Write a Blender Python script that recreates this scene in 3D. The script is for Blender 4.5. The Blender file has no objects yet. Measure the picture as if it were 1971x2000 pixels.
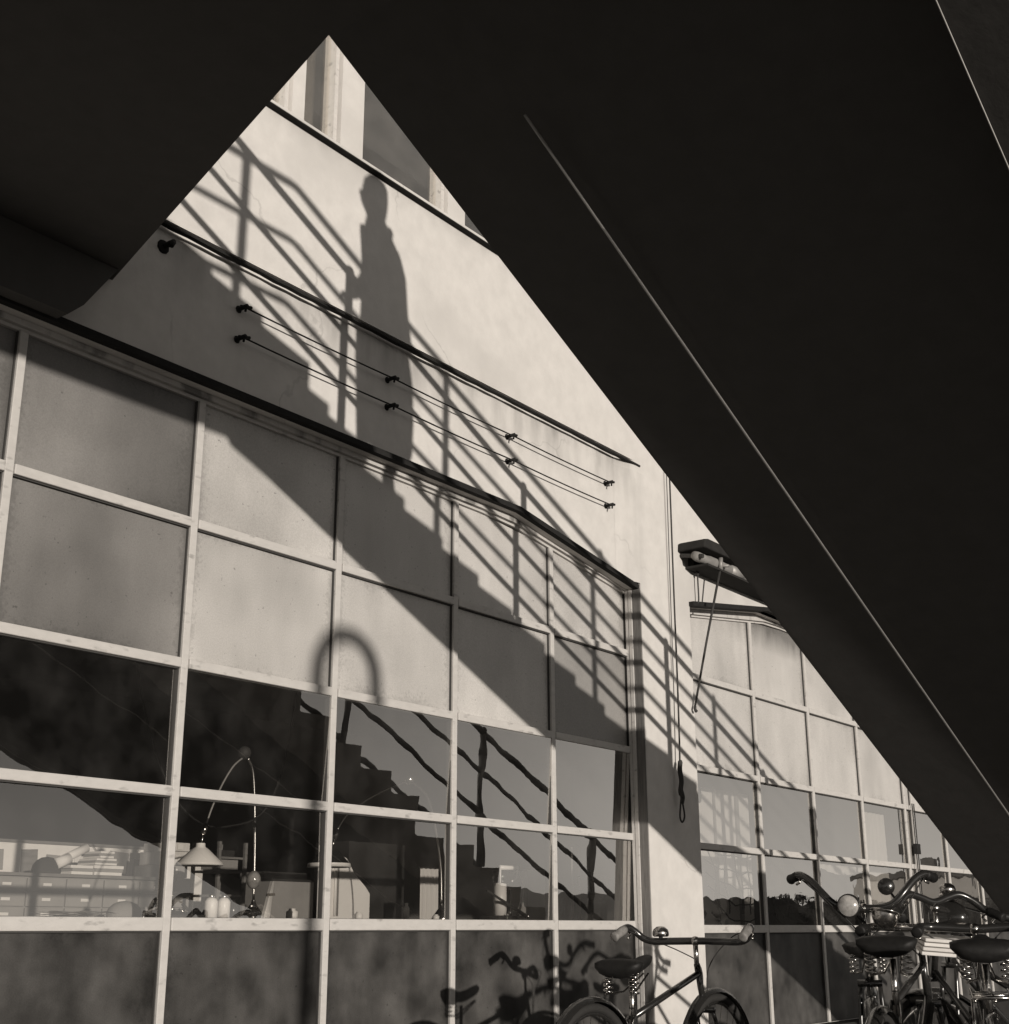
import bpy, bmesh, math, random
from mathutils import Vector, Matrix
random.seed(7)
sc = bpy.context.scene
C = sc.collection
S = 4.6            # metres per layout unit (distance from the camera to the window glass)
EYE = 0.95
def q(x, y, z): return Vector((x*S, y*S, EYE + z*S))
def ln(v): return v*S

# ------------------------------------------------------------------ camera
cam = bpy.data.cameras.new('camera'); co = bpy.data.objects.new('camera', cam); C.objects.link(co)
YAW, PITCH, ROLL = math.radians(53.51), math.radians(17.544), math.radians(-0.1545)
fw = Vector((math.sin(YAW)*math.cos(PITCH), math.cos(YAW)*math.cos(PITCH), math.sin(PITCH)))
rt = Vector((math.cos(YAW), -math.sin(YAW), 0)); up = rt.cross(fw)
r2 = rt*math.cos(ROLL) + up*math.sin(ROLL); u2 = up*math.cos(ROLL) - rt*math.sin(ROLL)
co.matrix_world = Matrix(((r2.x, u2.x, -fw.x, 0), (r2.y, u2.y, -fw.y, 0), (r2.z, u2.z, -fw.z, EYE), (0, 0, 0, 1)))
cam.sensor_width = 36; cam.lens = 36*2606/2000; cam.shift_x = 0.00175; cam.shift_y = -0.0035
cam.clip_start = 0.02; cam.clip_end = 3000
sc.camera = co

# ------------------------------------------------------------------ light
KX, SZ = 0.465, 0.1196          # the sun's rays run along (KX, 1, -SZ)
sdir = Vector((-KX, -1, SZ)).normalized()
elev = math.asin(sdir.z); az = math.atan2(sdir.x, sdir.y)
w = bpy.data.worlds.new('World'); sc.world = w; w.use_nodes = True
nt = w.node_tree; nt.nodes.clear()
sky = nt.nodes.new('ShaderNodeTexSky'); sky.sky_type = 'NISHITA'; sky.sun_disc = False
sky.sun_elevation = elev; sky.sun_rotation = az; sky.altitude = 100; sky.air_density = 1.0; sky.dust_density = 0.0
bw = nt.nodes.new('ShaderNodeRGBToBW')                       # the photograph is a warm-toned monochrome print
tint = nt.nodes.new('ShaderNodeMix'); tint.data_type = 'RGBA'; tint.blend_type = 'MULTIPLY'; tint.inputs[0].default_value = 1
tint.inputs[7].default_value = (1.0, .945, .88, 1)
bg = nt.nodes.new('ShaderNodeBackground'); bg.inputs[1].default_value = 0.125
ow = nt.nodes.new('ShaderNodeOutputWorld')
nt.links.new(sky.outputs[0], bw.inputs[0]); nt.links.new(bw.outputs[0], tint.inputs[6])
nt.links.new(tint.outputs[2], bg.inputs[0]); nt.links.new(bg.outputs[0], ow.inputs[0])
sun = bpy.data.lights.new('sun', 'SUN'); sun.energy = 3.65; sun.angle = math.radians(0.55); sun.color = (1, .925, .835)
so = bpy.data.objects.new('sun', sun); C.objects.link(so)
so.rotation_euler = sdir.to_track_quat('Z', 'Y').to_euler(); so.location = (-6, -12, 8)
sc.view_settings.view_transform = 'Standard'; sc.view_settings.look = 'None'
sc.view_settings.exposure = 0.0; sc.view_settings.gamma = 1
sc.render.engine = 'CYCLES'
sc.cycles.max_bounces = 8; sc.cycles.transparent_max_bounces = 16

# ------------------------------------------------------------------ helpers
def link(name, verts, faces, m, parent=None, smooth=False, bevel=0):
    me = bpy.data.meshes.new(name); me.from_pydata([tuple(v) for v in verts], [], faces); me.validate()
    if smooth: me.shade_smooth()
    me.materials.append(m)
    o = bpy.data.objects.new(name, me); C.objects.link(o)
    if parent is not None: o.parent = parent
    if bevel:
        b = o.modifiers.new('bevel', 'BEVEL'); b.width = bevel; b.segments = 2; b.limit_method = 'ANGLE'
    return o
class MB:
    def __init__(s): s.v = []; s.f = []
    def add(s, v, f):
        n = len(s.v); s.v += [Vector(a) for a in v]; s.f += [tuple(n+i for i in g) for g in f]; return s
    def box(s, x0, x1, y0, y1, z0, z1):
        v = [(x, y, z) for z in (z0, z1) for y in (y0, y1) for x in (x0, x1)]
        return s.add(v, [(0,2,3,1),(4,5,7,6),(0,1,5,4),(2,6,7,3),(0,4,6,2),(1,3,7,5)])
    def qbox(s, x0, x1, y0, y1, z0, z1):      # the same in layout units
        return s.box(x0*S, x1*S, y0*S, y1*S, EYE+z0*S, EYE+z1*S)
    def prism(s, poly, y0, y1):               # polygon in (x, z), layout units, extruded in y
        n = len(poly)
        v = [q(x, y0, z) for x, z in poly] + [q(x, y1, z) for x, z in poly]
        f = [tuple(range(n)), tuple(range(2*n-1, n-1, -1))] + [(i, i+n, (i+1) % n+n, (i+1) % n) for i in range(n)]
        return s.add(v, f)
    def tube(s, pts, r, n=10, cap=True):
        pts = [Vector(p) for p in pts]; k = len(pts)
        rr = r if isinstance(r, (list, tuple)) else [r]*k
        V = []; prev = None
        for i, p in enumerate(pts):
            t = (pts[min(i+1, k-1)] - pts[max(i-1, 0)]).normalized()
            if prev is None:
                a = Vector((0, 0, 1)) if abs(t.z) < .9 else Vector((1, 0, 0)); nx = t.cross(a).normalized()
            else:
                nx = (prev - t*prev.dot(t)).normalized()
            ny = t.cross(nx); prev = nx
            for j in range(n):
                a = 2*math.pi*j/n; V.append(p + (nx*math.cos(a) + ny*math.sin(a))*rr[i])
        F = [(i*n+j, i*n+(j+1) % n, (i+1)*n+(j+1) % n, (i+1)*n+j) for i in range(k-1) for j in range(n)]
        if cap: F += [tuple(range(n-1, -1, -1)), tuple((k-1)*n+j for j in range(n))]
        return s.add(V, F)
    def lathe(s, prof, origin, axis=(0, 0, 1), n=20):   # prof: (radius, height)
        ax = Vector(axis).normalized(); a = Vector((0, 0, 1)) if abs(ax.z) < .9 else Vector((1, 0, 0))
        nx = ax.cross(a).normalized(); ny = ax.cross(nx); o = Vector(origin); V = []
        for r, h in prof:
            for j in range(n):
                t = 2*math.pi*j/n; V.append(o + ax*h + (nx*math.cos(t) + ny*math.sin(t))*r)
        k = len(prof)
        F = [(i*n+j, i*n+(j+1) % n, (i+1)*n+(j+1) % n, (i+1)*n+j) for i in range(k-1) for j in range(n)]
        return s.add(V, F)
    def ball(s, c, r, n=14, sq=(1, 1, 1)):
        c = Vector(c); pr = []; V = []
        m = n//2
        for i in range(m+1):
            p = math.pi*i/m
            for j in range(n):
                t = 2*math.pi*j/n
                V.append(c + Vector((math.sin(p)*math.cos(t)*sq[0], math.sin(p)*math.sin(t)*sq[1], math.cos(p)*sq[2]))*r)
        F = [(i*n+j, i*n+(j+1) % n, (i+1)*n+(j+1) % n, (i+1)*n+j) for i in range(m) for j in range(n)]
        return s.add(V, F)
    def mk(s, name, m, parent=None, smooth=False, bevel=0, kind=None):
        o = link(name, s.v, s.f, m, parent, smooth, bevel)
        bm = bmesh.new(); bm.from_mesh(o.data); bmesh.ops.remove_doubles(bm, verts=bm.verts, dist=1e-6)
        bmesh.ops.recalc_face_normals(bm, faces=bm.faces); bm.to_mesh(o.data); bm.free()
        if smooth:
            o.data.shade_smooth()
        if kind: o['kind'] = kind
        return o
def tag(o, label=None, cat=None, group=None, kind=None):
    if label: o['label'] = label
    if cat: o['category'] = cat
    if group: o['group'] = group
    if kind: o['kind'] = kind
    return o
def thing(name, label, cat, loc=(0, 0, 0), group=None):
    o = bpy.data.objects.new(name, None); C.objects.link(o); o.location = loc
    return tag(o, label, cat, group)
def curve(pts, n=8):                          # Catmull-Rom through points
    P = [Vector(p) for p in pts]; P = [P[0]*2-P[1]] + P + [P[-1]*2-P[-2]]; out = []
    for i in range(1, len(P)-2):
        for j in range(n):
            t = j/n; a, b, c, d = P[i-1:i+3]
            out.append(.5*((2*b) + (c-a)*t + (2*a-5*b+4*c-d)*t*t + (3*b-a-3*c+d)*t**3))
    out.append(P[-2]); return out

def col(c): return (c[0], c[1], c[2], 1) if isinstance(c, (tuple, list)) else (c, c*.965, c*.925, 1)
def mat(name, base, rough=.8, metal=0, spots=None, bump=0, scale=8, var=.0, stretch=(1, 1, 1), spec=.3, coat=0):
    """base: grey value or rgb.  var: +- mottling.  spots: (scale, threshold, value) dirt."""
    m = bpy.data.materials.new(name); m.use_nodes = True; t = m.node_tree; N = t.nodes; L = t.links
    p = N['Principled BSDF']; p.inputs['Roughness'].default_value = rough; p.inputs['Metallic'].default_value = metal
    p.inputs['Specular IOR Level'].default_value = spec; p.inputs['Coat Weight'].default_value = coat
    c = col(base); p.inputs['Base Color'].default_value = c
    if var or bump or spots:
        tc = N.new('ShaderNodeTexCoord'); mp = N.new('ShaderNodeMapping'); mp.inputs['Scale'].default_value = stretch
        L.new(tc.outputs['Object'], mp.inputs[0])
        nz = N.new('ShaderNodeTexNoise'); nz.inputs['Scale'].default_value = scale; nz.inputs['Detail'].default_value = 9
        nz.inputs['Roughness'].default_value = .62
        L.new(mp.outputs[0], nz.inputs['Vector'])
        out = None
        if var:
            r = N.new('ShaderNodeMapRange'); r.inputs['From Min'].default_value = .28; r.inputs['From Max'].default_value = .72
            r.inputs['To Min'].default_value = 1-var; r.inputs['To Max'].default_value = 1+var
            L.new(nz.outputs[0], r.inputs[0])
            mx = N.new('ShaderNodeVectorMath'); mx.operation = 'SCALE'; mx.inputs[0].default_value = c[:3]
            L.new(r.outputs[0], mx.inputs['Scale']); out = mx.outputs[0]
        if spots:
            n2 = N.new('ShaderNodeTexNoise'); n2.inputs['Scale'].default_value = spots[0]; n2.inputs['Detail'].default_value = 6
            L.new(mp.outputs[0], n2.inputs['Vector'])
            r2_ = N.new('ShaderNodeMapRange'); r2_.inputs['From Min'].default_value = spots[1]; r2_.inputs['From Max'].default_value = spots[1]+.12
            L.new(n2.outputs[0], r2_.inputs[0])
            mm = N.new('ShaderNodeMix'); mm.data_type = 'RGBA'; L.new(r2_.outputs[0], mm.inputs[0])
            if out: L.new(out, mm.inputs[6])
            else: mm.inputs[6].default_value = c
            mm.inputs[7].default_value = col(spots[2]); out = mm.outputs[2]
        if out: L.new(out, p.inputs['Base Color'])
        if bump:
            b = N.new('ShaderNodeBump'); b.inputs['Strength'].default_value = bump; b.inputs['Distance'].default_value = .01
            L.new(nz.outputs[0], b.inputs['Height']); L.new(b.outputs[0], p.inputs['Normal'])
    return m

def wall_mat(name, base, soil):
    """render with fine grain, soft mottling and vertical run marks hanging from an edge"""
    m = mat(name, base, .9, var=.07, bump=.35, scale=9, spec=.2, spots=(1.1, .56, base*.88))
    t = m.node_tree; N = t.nodes; L = t.links; p = N['Principled BSDF']
    src = p.inputs['Base Color'].links[0].from_socket
    tc = N.new('ShaderNodeTexCoord'); sp = N.new('ShaderNodeSeparateXYZ'); L.new(tc.outputs['Object'], sp.inputs[0])
    vo = N.new('ShaderNodeTexVoronoi'); vo.feature = 'DISTANCE_TO_EDGE'; vo.inputs['Scale'].default_value = .55
    nd = N.new('ShaderNodeTexNoise'); nd.inputs['Scale'].default_value = 3.5; nd.inputs['Detail'].default_value = 8; L.new(tc.outputs['Object'], nd.inputs['Vector'])
    va = N.new('ShaderNodeMix'); va.data_type = 'VECTOR'; va.inputs[0].default_value = .22; L.new(tc.outputs['Object'], va.inputs[4]); L.new(nd.outputs[1], va.inputs[5]); L.new(va.outputs[1], vo.inputs['Vector'])
    cr = N.new('ShaderNodeMapRange'); cr.inputs['From Min'].default_value = .0008; cr.inputs['From Max'].default_value = .0030; cr.inputs['To Min'].default_value = .32; cr.inputs['To Max'].default_value = 0; L.new(vo.outputs['Distance'], cr.inputs[0])
    n5 = N.new('ShaderNodeTexNoise'); n5.inputs['Scale'].default_value = 1.7; L.new(tc.outputs['Object'], n5.inputs['Vector'])
    c5 = N.new('ShaderNodeMapRange'); c5.inputs['From Min'].default_value = .48; c5.inputs['From Max'].default_value = .58; L.new(n5.outputs[0], c5.inputs[0])
    cm_ = N.new('ShaderNodeMath'); cm_.operation = 'MULTIPLY'; L.new(cr.outputs[0], cm_.inputs[0]); L.new(c5.outputs[0], cm_.inputs[1])
    cx_ = N.new('ShaderNodeMix'); cx_.data_type = 'RGBA'; L.new(cm_.outputs[0], cx_.inputs[0]); L.new(src, cx_.inputs[6]); cx_.inputs[7].default_value = col(base*.45)
    last = cx_.outputs[2]
    for (x0, x1, ztop, depth, val, amt) in soil:     # metres
        mp = N.new('ShaderNodeMapping'); mp.inputs['Scale'].default_value = (4, 1, .9); L.new(tc.outputs['Object'], mp.inputs[0])
        nz = N.new('ShaderNodeTexNoise'); nz.inputs['Scale'].default_value = 1.6; nz.inputs['Detail'].default_value = 10
        L.new(mp.outputs[0], nz.inputs['Vector'])
        # depth of the run varies with x
        a = N.new('ShaderNodeMapRange'); a.inputs['From Min'].default_value = ztop; a.inputs['From Max'].default_value = ztop-depth
        a.inputs['To Min'].default_value = 1; a.inputs['To Max'].default_value = 0; L.new(sp.outputs[2], a.inputs[0])
        top = N.new('ShaderNodeMath'); top.operation = 'LESS_THAN'; top.inputs[1].default_value = ztop; L.new(sp.outputs[2], top.inputs[0])
        xa = N.new('ShaderNodeMapRange'); xa.inputs['From Min'].default_value = x0; xa.inputs['From Max'].default_value = x0+.12; L.new(sp.outputs[0], xa.inputs[0])
        xb = N.new('ShaderNodeMapRange'); xb.inputs['From Min'].default_value = x1; xb.inputs['From Max'].default_value = x1-.12; L.new(sp.outputs[0], xb.inputs[0])
        nn = N.new('ShaderNodeMapRange'); nn.inputs['From Min'].default_value = .35; nn.inputs['From Max'].default_value = .7; L.new(nz.outputs[0], nn.inputs[0])
        k = None
        for sck in (a.outputs[0], top.outputs[0], xa.outputs[0], xb.outputs[0], nn.outputs[0]):
            if k is None: k = sck; continue
            mu = N.new('ShaderNodeMath'); mu.operation = 'MULTIPLY'; L.new(k, mu.inputs[0]); L.new(sck, mu.inputs[1]); k = mu.outputs[0]
        mu = N.new('ShaderNodeMath'); mu.operation = 'MULTIPLY'; mu.use_clamp = True; L.new(k, mu.inputs[0]); mu.inputs[1].default_value = amt
        mm = N.new('ShaderNodeMix'); mm.data_type = 'RGBA'; L.new(mu.outputs[0], mm.inputs[0]); L.new(last, mm.inputs[6]); mm.inputs[7].default_value = col(val)
        last = mm.outputs[2]
    L.new(last, p.inputs['Base Color'])
    return m

M = {}
M['wall'] = wall_mat('pale_render', .60, [(0, 7.6, EYE+.6695*S, .34, .22, .75), (7.35, 7.72, EYE+.66*S, 1.9, .38, .6), (0, 20, EYE+.872*S, .10, .30, .45)])
M['lintel'] = mat('stained_lintel', .50, .9, spots=(7, .53, .2), var=.1, bump=.2, scale=14, stretch=(1, 1, .4))
M['black_and_shade'] = mat('near_black_and_shade', .016, .9, var=.3, bump=.5, scale=18)  # near-black: painted shade under ledge, sill and lips; also wires, hooks and net
M['bar'] = mat('flaking_white_paint', .52, .55, spots=(26, .60, .33), var=.07, bump=.25, scale=30, stretch=(.4, 1, 1))
M['wood'] = mat('weathered_timber_frame', .15, .8, var=.3, bump=.35, scale=12, stretch=(6, 6, .5))
M['groove'] = mat('putty_line', .06, .8)
M['stair'] = mat('dark_concrete', .095, .95, var=.07, bump=.2, scale=9, spec=.02)
M['rail'] = mat('dark_painted_iron', .045, .6, var=.2, scale=20, spec=.2)
M['pipe'] = mat('galvanised_pipe', .30, .5, metal=.3, var=.1, scale=30)
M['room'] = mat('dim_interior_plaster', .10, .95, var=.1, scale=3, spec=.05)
M['dark'] = mat('dark_stained_wood', .03, .8, var=.2, scale=8, spec=.1)
M['midwood'] = mat('old_wood', .16, .6, var=.3, bump=.15, scale=6, stretch=(1, 1, 6))
M['white'] = mat('white_enamel', .80, .35, var=.04, scale=6)
M['paper'] = mat('paper', .7, .9, var=.06, scale=12)
M['card'] = mat('grey_card', .26, .9, var=.1, scale=8)
M['linen'] = mat('pale_curtain_cloth', .62, .95, var=.08, scale=5, stretch=(8, 8, .4))
M['brass'] = mat('nickel_plate', .62, .22, metal=1, var=.08, scale=30)
M['chrome'] = mat('worn_chrome', .5, .22, metal=1, var=.3, scale=25, bump=.06, spots=(14, .6, .10))
M['black'] = mat('black_enamel', .02, .22, var=.1, scale=8, spec=.6, coat=.3)
M['leather'] = mat('black_saddle_leather', .012, .55, bump=.2, var=.4, scale=40, spec=.25)
M['rubber'] = mat('rubber', .03, .75, bump=.1, scale=40, var=.1)
M['grip'] = mat('pale_rubber_grip', .20, .55, var=.4, scale=40, bump=.1)
M['lens'] = mat('pale_lamp_glass', .30, .15, var=.5, scale=30, spec=.6, coat=.5)
M['rope'] = mat('dark_cord', .05, .9, bump=.5, scale=80)
M['canvas'] = mat('awning_canvas', .22, .95, var=.25, scale=14, bump=.2)
M['coat'] = mat('dark_overcoat', .05, .95, var=.1, scale=30)
M['skin'] = mat('skin', .4, .6)
M['hair'] = mat('hair', .03, .7)
M['ground'] = mat('trodden_asphalt', .14, .95, var=.25, bump=.3, scale=2.5, spots=(.8, .6, .2))
M['hedge'] = mat('hedge_leaves', .03, .9, var=.3, scale=3)
M['plaster2'] = mat('house_render', .35, .9, var=.06, scale=2)
M['roof'] = mat('dark_roof_tiles', .07, .8, var=.2, scale=9)

def frosted(name, base, var, sc_, dirt, sheen=.5, soot=None):
    """old white-washed / frosted glass: cloudy, streaked, a little glossy"""
    m = bpy.data.materials.new(name); m.use_nodes = True; t = m.node_tree; N = t.nodes; L = t.links
    p = N['Principled BSDF']; p.inputs['Roughness'].default_value = .42; p.inputs['Specular IOR Level'].default_value = sheen
    tc = N.new('ShaderNodeTexCoord'); oi = N.new('ShaderNodeObjectInfo')
    off = N.new('ShaderNodeVectorMath'); off.operation = 'SCALE'; off.inputs[0].default_value = (31, 17, 9)
    L.new(oi.outputs['Random'], off.inputs['Scale'])
    ad = N.new('ShaderNodeVectorMath'); L.new(tc.outputs['Object'], ad.inputs[0]); L.new(off.outputs[0], ad.inputs[1])
    big = N.new('ShaderNodeTexNoise'); big.inputs['Scale'].default_value = sc_; big.inputs['Detail'].default_value = 3; L.new(ad.outputs[0], big.inputs['Vector'])
    mp = N.new('ShaderNodeMapping'); mp.inputs['Scale'].default_value = (3.2, 1, .9); L.new(ad.outputs[0], mp.inputs[0])
    st = N.new('ShaderNodeTexNoise'); st.inputs['Scale'].default_value = 2; st.inputs['Detail'].default_value = 7; L.new(mp.outputs[0], st.inputs['Vector'])
    fine = N.new('ShaderNodeTexNoise'); fine.inputs['Scale'].default_value = 160; fine.inputs['Detail'].default_value = 3; L.new(ad.outputs[0], fine.inputs['Vector'])
    spk = N.new('ShaderNodeTexNoise'); spk.inputs['Scale'].default_value = 55; spk.inputs['Detail'].default_value = 1; L.new(ad.outputs[0], spk.inputs['Vector'])
    def mr(s_, a, b, c_, d):
        r = N.new('ShaderNodeMapRange'); r.inputs['From Min'].default_value = a; r.inputs['From Max'].default_value = b
        r.inputs['To Min'].default_value = c_; r.inputs['To Max'].default_value = d; L.new(s_, r.inputs[0]); return r.outputs[0]
    def mul(a, b):
        u = N.new('ShaderNodeMath'); u.operation = 'MULTIPLY'; L.new(a, u.inputs[0]); L.new(b, u.inputs[1]); return u.outputs[0]
    k = mul(mr(big.outputs[0], .3, .7, 1-var, 1+var), mr(st.outputs[0], .3, .75, 1+dirt*.5, 1-dirt))
    k = mul(k, mr(fine.outputs[0], .3, .7, .9, 1.1)); k = mul(k, mr(spk.outputs[0], .735, .79, 1, .6))
    ge = N.new('ShaderNodeSeparateXYZ'); L.new(tc.outputs['Generated'], ge.inputs[0])
    def mn(a, b):
        u = N.new('ShaderNodeMath'); u.operation = 'MINIMUM'; L.new(a, u.inputs[0]); L.new(b, u.inputs[1]); return u.outputs[0]
    ex = mn(ge.outputs[0], mr(ge.outputs[0], 0, 1, 1, 0)); ez = mn(ge.outputs[2], mr(ge.outputs[2], 0, 1, 1, 0))
    ed = mn(ex, ez); wob = mr(spk.outputs[0], .3, .7, .5, 1.6); wob2 = mr(big.outputs[0], .3, .7, .4, 1.7)
    k = mul(k, mr(mul(ed, mul(wob, wob2)), .0, .055, .68, 1.0))
    if soot:
        sx, sz0, sz1 = soot
        xyz = N.new('ShaderNodeSeparateXYZ'); L.new(tc.outputs['Object'], xyz.inputs[0])
        g1 = mr(xyz.outputs[2], sz1, sz0, 1.0, 0.0); g2 = mr(xyz.outputs[0], sx, sx+1.2, .25, 1.0)
        g3 = mr(st.outputs[0], .25, .7, .35, 1.25); gg = mul(mul(g1, g2), g3)
        k = mul(k, mr(gg, 0, .8, 1.0, .38))
    v = N.new('ShaderNodeVectorMath'); v.operation = 'SCALE'; v.inputs[0].default_value = col(base)[:3]; L.new(k, v.inputs['Scale'])
    L.new(v.outputs[0], p.inputs['Base Color'])
    b = N.new('ShaderNodeBump'); b.inputs['Strength'].default_value = .25; b.inputs['Distance'].default_value = .002
    L.new(fine.outputs[0], b.inputs['Height']); L.new(b.outputs[0], p.inputs['Normal'])
    return m
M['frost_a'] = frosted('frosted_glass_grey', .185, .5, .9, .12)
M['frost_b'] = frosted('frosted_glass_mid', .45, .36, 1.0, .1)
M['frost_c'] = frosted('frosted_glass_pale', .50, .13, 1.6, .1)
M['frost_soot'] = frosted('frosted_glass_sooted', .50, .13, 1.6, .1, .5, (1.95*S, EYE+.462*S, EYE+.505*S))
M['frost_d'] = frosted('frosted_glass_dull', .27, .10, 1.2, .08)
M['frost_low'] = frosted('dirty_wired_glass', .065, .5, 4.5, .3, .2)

def clear(name, refl, wav, dirt=.0):
    m = bpy.data.materials.new(name); m.use_nodes = True; t = m.node_tree; N = t.nodes; L = t.links; N.clear()
    o = N.new('ShaderNodeOutputMaterial'); tr = N.new('ShaderNodeBsdfTransparent'); gl = N.new('ShaderNodeBsdfGlossy')
    tr.inputs[0].default_value = (.95, .94, .92, 1); gl.inputs['Roughness'].default_value = 0.0; gl.inputs[0].default_value = (1, .98, .95, 1)
    tc = N.new('ShaderNodeTexCoord'); nz = N.new('ShaderNodeTexNoise'); nz.inputs['Scale'].default_value = 3.2; nz.inputs['Detail'].default_value = 1.5
    L.new(tc.outputs['Object'], nz.inputs['Vector'])
    b = N.new('ShaderNodeBump'); b.inputs['Strength'].default_value = 1; b.inputs['Distance'].default_value = wav
    L.new(nz.outputs[0], b.inputs['Height']); L.new(b.outputs[0], gl.inputs['Normal'])
    fr = N.new('ShaderNodeFresnel'); fr.inputs[0].default_value = 1.5
    mr = N.new('ShaderNodeMapRange'); mr.inputs['From Min'].default_value = .042; mr.inputs['From Max'].default_value = .092
    mr.inputs['To Min'].default_value = .19; mr.inputs['To Max'].default_value = refl; L.new(fr.outputs[0], mr.inputs[0])
    mx = N.new('ShaderNodeMixShader'); L.new(mr.outputs[0], mx.inputs[0]); L.new(tr.outputs[0], mx.inputs[1]); L.new(gl.outputs[0], mx.inputs[2])
    df = N.new('ShaderNodeBsdfDiffuse'); df.inputs[0].default_value = col(.5)
    n2 = N.new('ShaderNodeTexNoise'); n2.inputs['Scale'].default_value = 6; n2.inputs['Detail'].default_value = 8; L.new(tc.outputs['Object'], n2.inputs['Vector'])
    rr = N.new('ShaderNodeMapRange'); rr.inputs['From Min'].default_value = .4; rr.inputs['From Max'].default_value = .8
    rr.inputs['To Min'].default_value = dirt*.4; rr.inputs['To Max'].default_value = dirt*2; L.new(n2.outputs[0], rr.inputs[0])
    m2 = N.new('ShaderNodeMixShader'); L.new(rr.outputs[0], m2.inputs[0]); L.new(mx.outputs[0], m2.inputs[1]); L.new(df.outputs[0], m2.inputs[2])
    L.new(m2.outputs[0], o.inputs[0])
    return m
M['clear'] = clear('clear_window_glass', .72, .0013, .02)
M['upglass'] = clear('upper_window_glass', .85, .001, .03)

# ------------------------------------------------------------------ the setting
g = MB().box(-260, 320, -300, 30, -.6, 0).mk('ground', M['ground']); g['kind'] = 'structure'

# ------------------------------------------------------------------ workshop building
YW = .98                       # wall face
GA = 1.6625                    # right glass edge of the near window
bld = thing('workshop_building', 'pale rendered workshop building with large steel-framed windows and chamfered window heads', 'building', (0, ln(1), 0))
def part(mb, name, m, parent=bld, **k):
    o = mb.mk(name, m, None, **k); o.parent = parent
    o.matrix_parent_inverse = (Matrix.Translation((0, ln(1), 0)) if parent is bld else Matrix()).inverted()
    return o
ZL = .676                      # strip on the wall
YU = .970                      # face of the upper wall and of the pier, a little proud
head_a = [(-.6, .5225), (1.355, .5225), (1.640, .479)]
head_b = [(1.799, .480), (2.063, .5195), (3.9, .5195)]
ZG = -EYE/S
# wall polygons round the two window openings
part(MB().prism([(-.6, .5225), (1.355, .5225), (1.640, .479), (1.651, .479), (1.651, .676), (-.6, .676)], YW, YW+.055), 'wall', M['wall'])
part(MB().prism([(-.6, .6755), (1.651, .6755), (1.651, -.14), (1.651, ZG), (1.799, ZG), (1.799, .480), (2.063, .5195), (3.9, .5195), (3.9, .8745), (-.6, .8745)], YU, .9990), 'wall', M['wall'])
part(MB().qbox(-.6, 1.651, YU, YU+.055, ZG, -.150), 'plinth', M['wall'])
part(MB().qbox(1.7995, 3.9, YU-.004, YU+.055, -.172, -.1505), 'timber_sill', M['dark'])
part(MB().qbox(1.7995, 3.9, YU+.006, YU+.055, ZG, -.1725), 'plinth', M['dark'])
# soft cove where the recessed lower wall runs out to the pier
V = []; F = []
for i in range(9):
    t = i/8; V += [q(1.600+.0515*t, YW-.0002-(YW-YU)*(3*t*t-2*t**3), z) for z in (.486, .676)]
for i in range(8): F.append((2*i, 2*i+2, 2*i+3, 2*i+1))
part(MB().add(V, F), 'wall_cove', M['wall'], smooth=True)
part(MB().qbox(-.6, 3.9, YW+.03, YW+.055, .873, .888), 'wall_cap', M['wall'])
# near-black strip painting the shade under the ledge, a little uneven
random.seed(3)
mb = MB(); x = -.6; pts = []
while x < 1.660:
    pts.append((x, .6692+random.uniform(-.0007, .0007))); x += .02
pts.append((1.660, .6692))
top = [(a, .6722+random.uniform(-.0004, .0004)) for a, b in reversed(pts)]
part(mb.prism(pts+top, YU-.002, YU+.004), 'ledge_shade_strip', M['black_and_shade'])
# window head lips, coloured near-black for the shade on their undersides
def strip(p0, p1, h): return [p0, p1, (p1[0], p1[1]+h), (p0[0], p0[1]+h)]
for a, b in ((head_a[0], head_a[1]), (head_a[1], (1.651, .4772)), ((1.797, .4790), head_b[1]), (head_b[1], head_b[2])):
    part(MB().prism(strip(a, b, .007), (YW-.008 if a[0] < 1.7 else YU-.008), YW+.0005), 'window_lip', M['black_and_shade'])
# lintels just behind the lip
for poly in ([(-.6, .5165), (1.30, .5165), (1.372, .514), (1.6800, .473), (1.6800, .483), (1.372, .527), (-.6, .527)],
             [(1.812, .474), (2.112, .514), (2.18, .5165), (3.9, .5165), (3.9, .527), (2.112, .527), (1.812, .483)]):
    part(MB().prism(poly, YW+.011, YW+.05), 'lintel', M['lintel'])
# upper window sill, piers and glazing
part(MB().qbox(-.6, 3.9, YU-.0085, YW+.03, .8750, .8785), 'upper_sill', M['wall'])
part(MB().qbox(-.6, 3.9, YU-.0080, YW+.02, .8736, .8749), 'sill_shade_strip', M['black_and_shade'])  # shade beneath the sill, painted as a near-black strip
UY = 1.0
for a, b in ((-.3, -.24), (.1, .16), (.5, .56), (.935, .955), (1.017, 1.057), (1.225, 1.262), (1.45, 1.49), (1.68, 1.72), (1.9, 1.94), (2.3, 2.36), (2.8, 2.86), (3.3, 3.36)):
    part(MB().qbox(a, b, UY-.004, UY+.03, .879, 1.35), 'window_post', M['wall'])
    part(MB().qbox(a-.006, a, UY+.003, UY+.02, .879, 1.35), 'casing', M['bar'])
    part(MB().qbox(b, b+.006, UY+.003, UY+.02, .879, 1.35), 'casing', M['bar'])
part(MB().qbox(-.6, 3.9, UY+.012, UY+.013, .88, 1.35), 'upper_glazing', M['upglass'])
part(MB().qbox(-.6, 3.9, YW, YW+.055, 1.35, 1.9), 'upper_wall', M['wall'])
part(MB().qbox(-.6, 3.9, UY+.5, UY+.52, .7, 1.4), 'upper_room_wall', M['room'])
part(MB().qbox(-.6, 3.9, UY+.05, UY+.5, .86, .87), 'upper_floor', M['room'])
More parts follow.
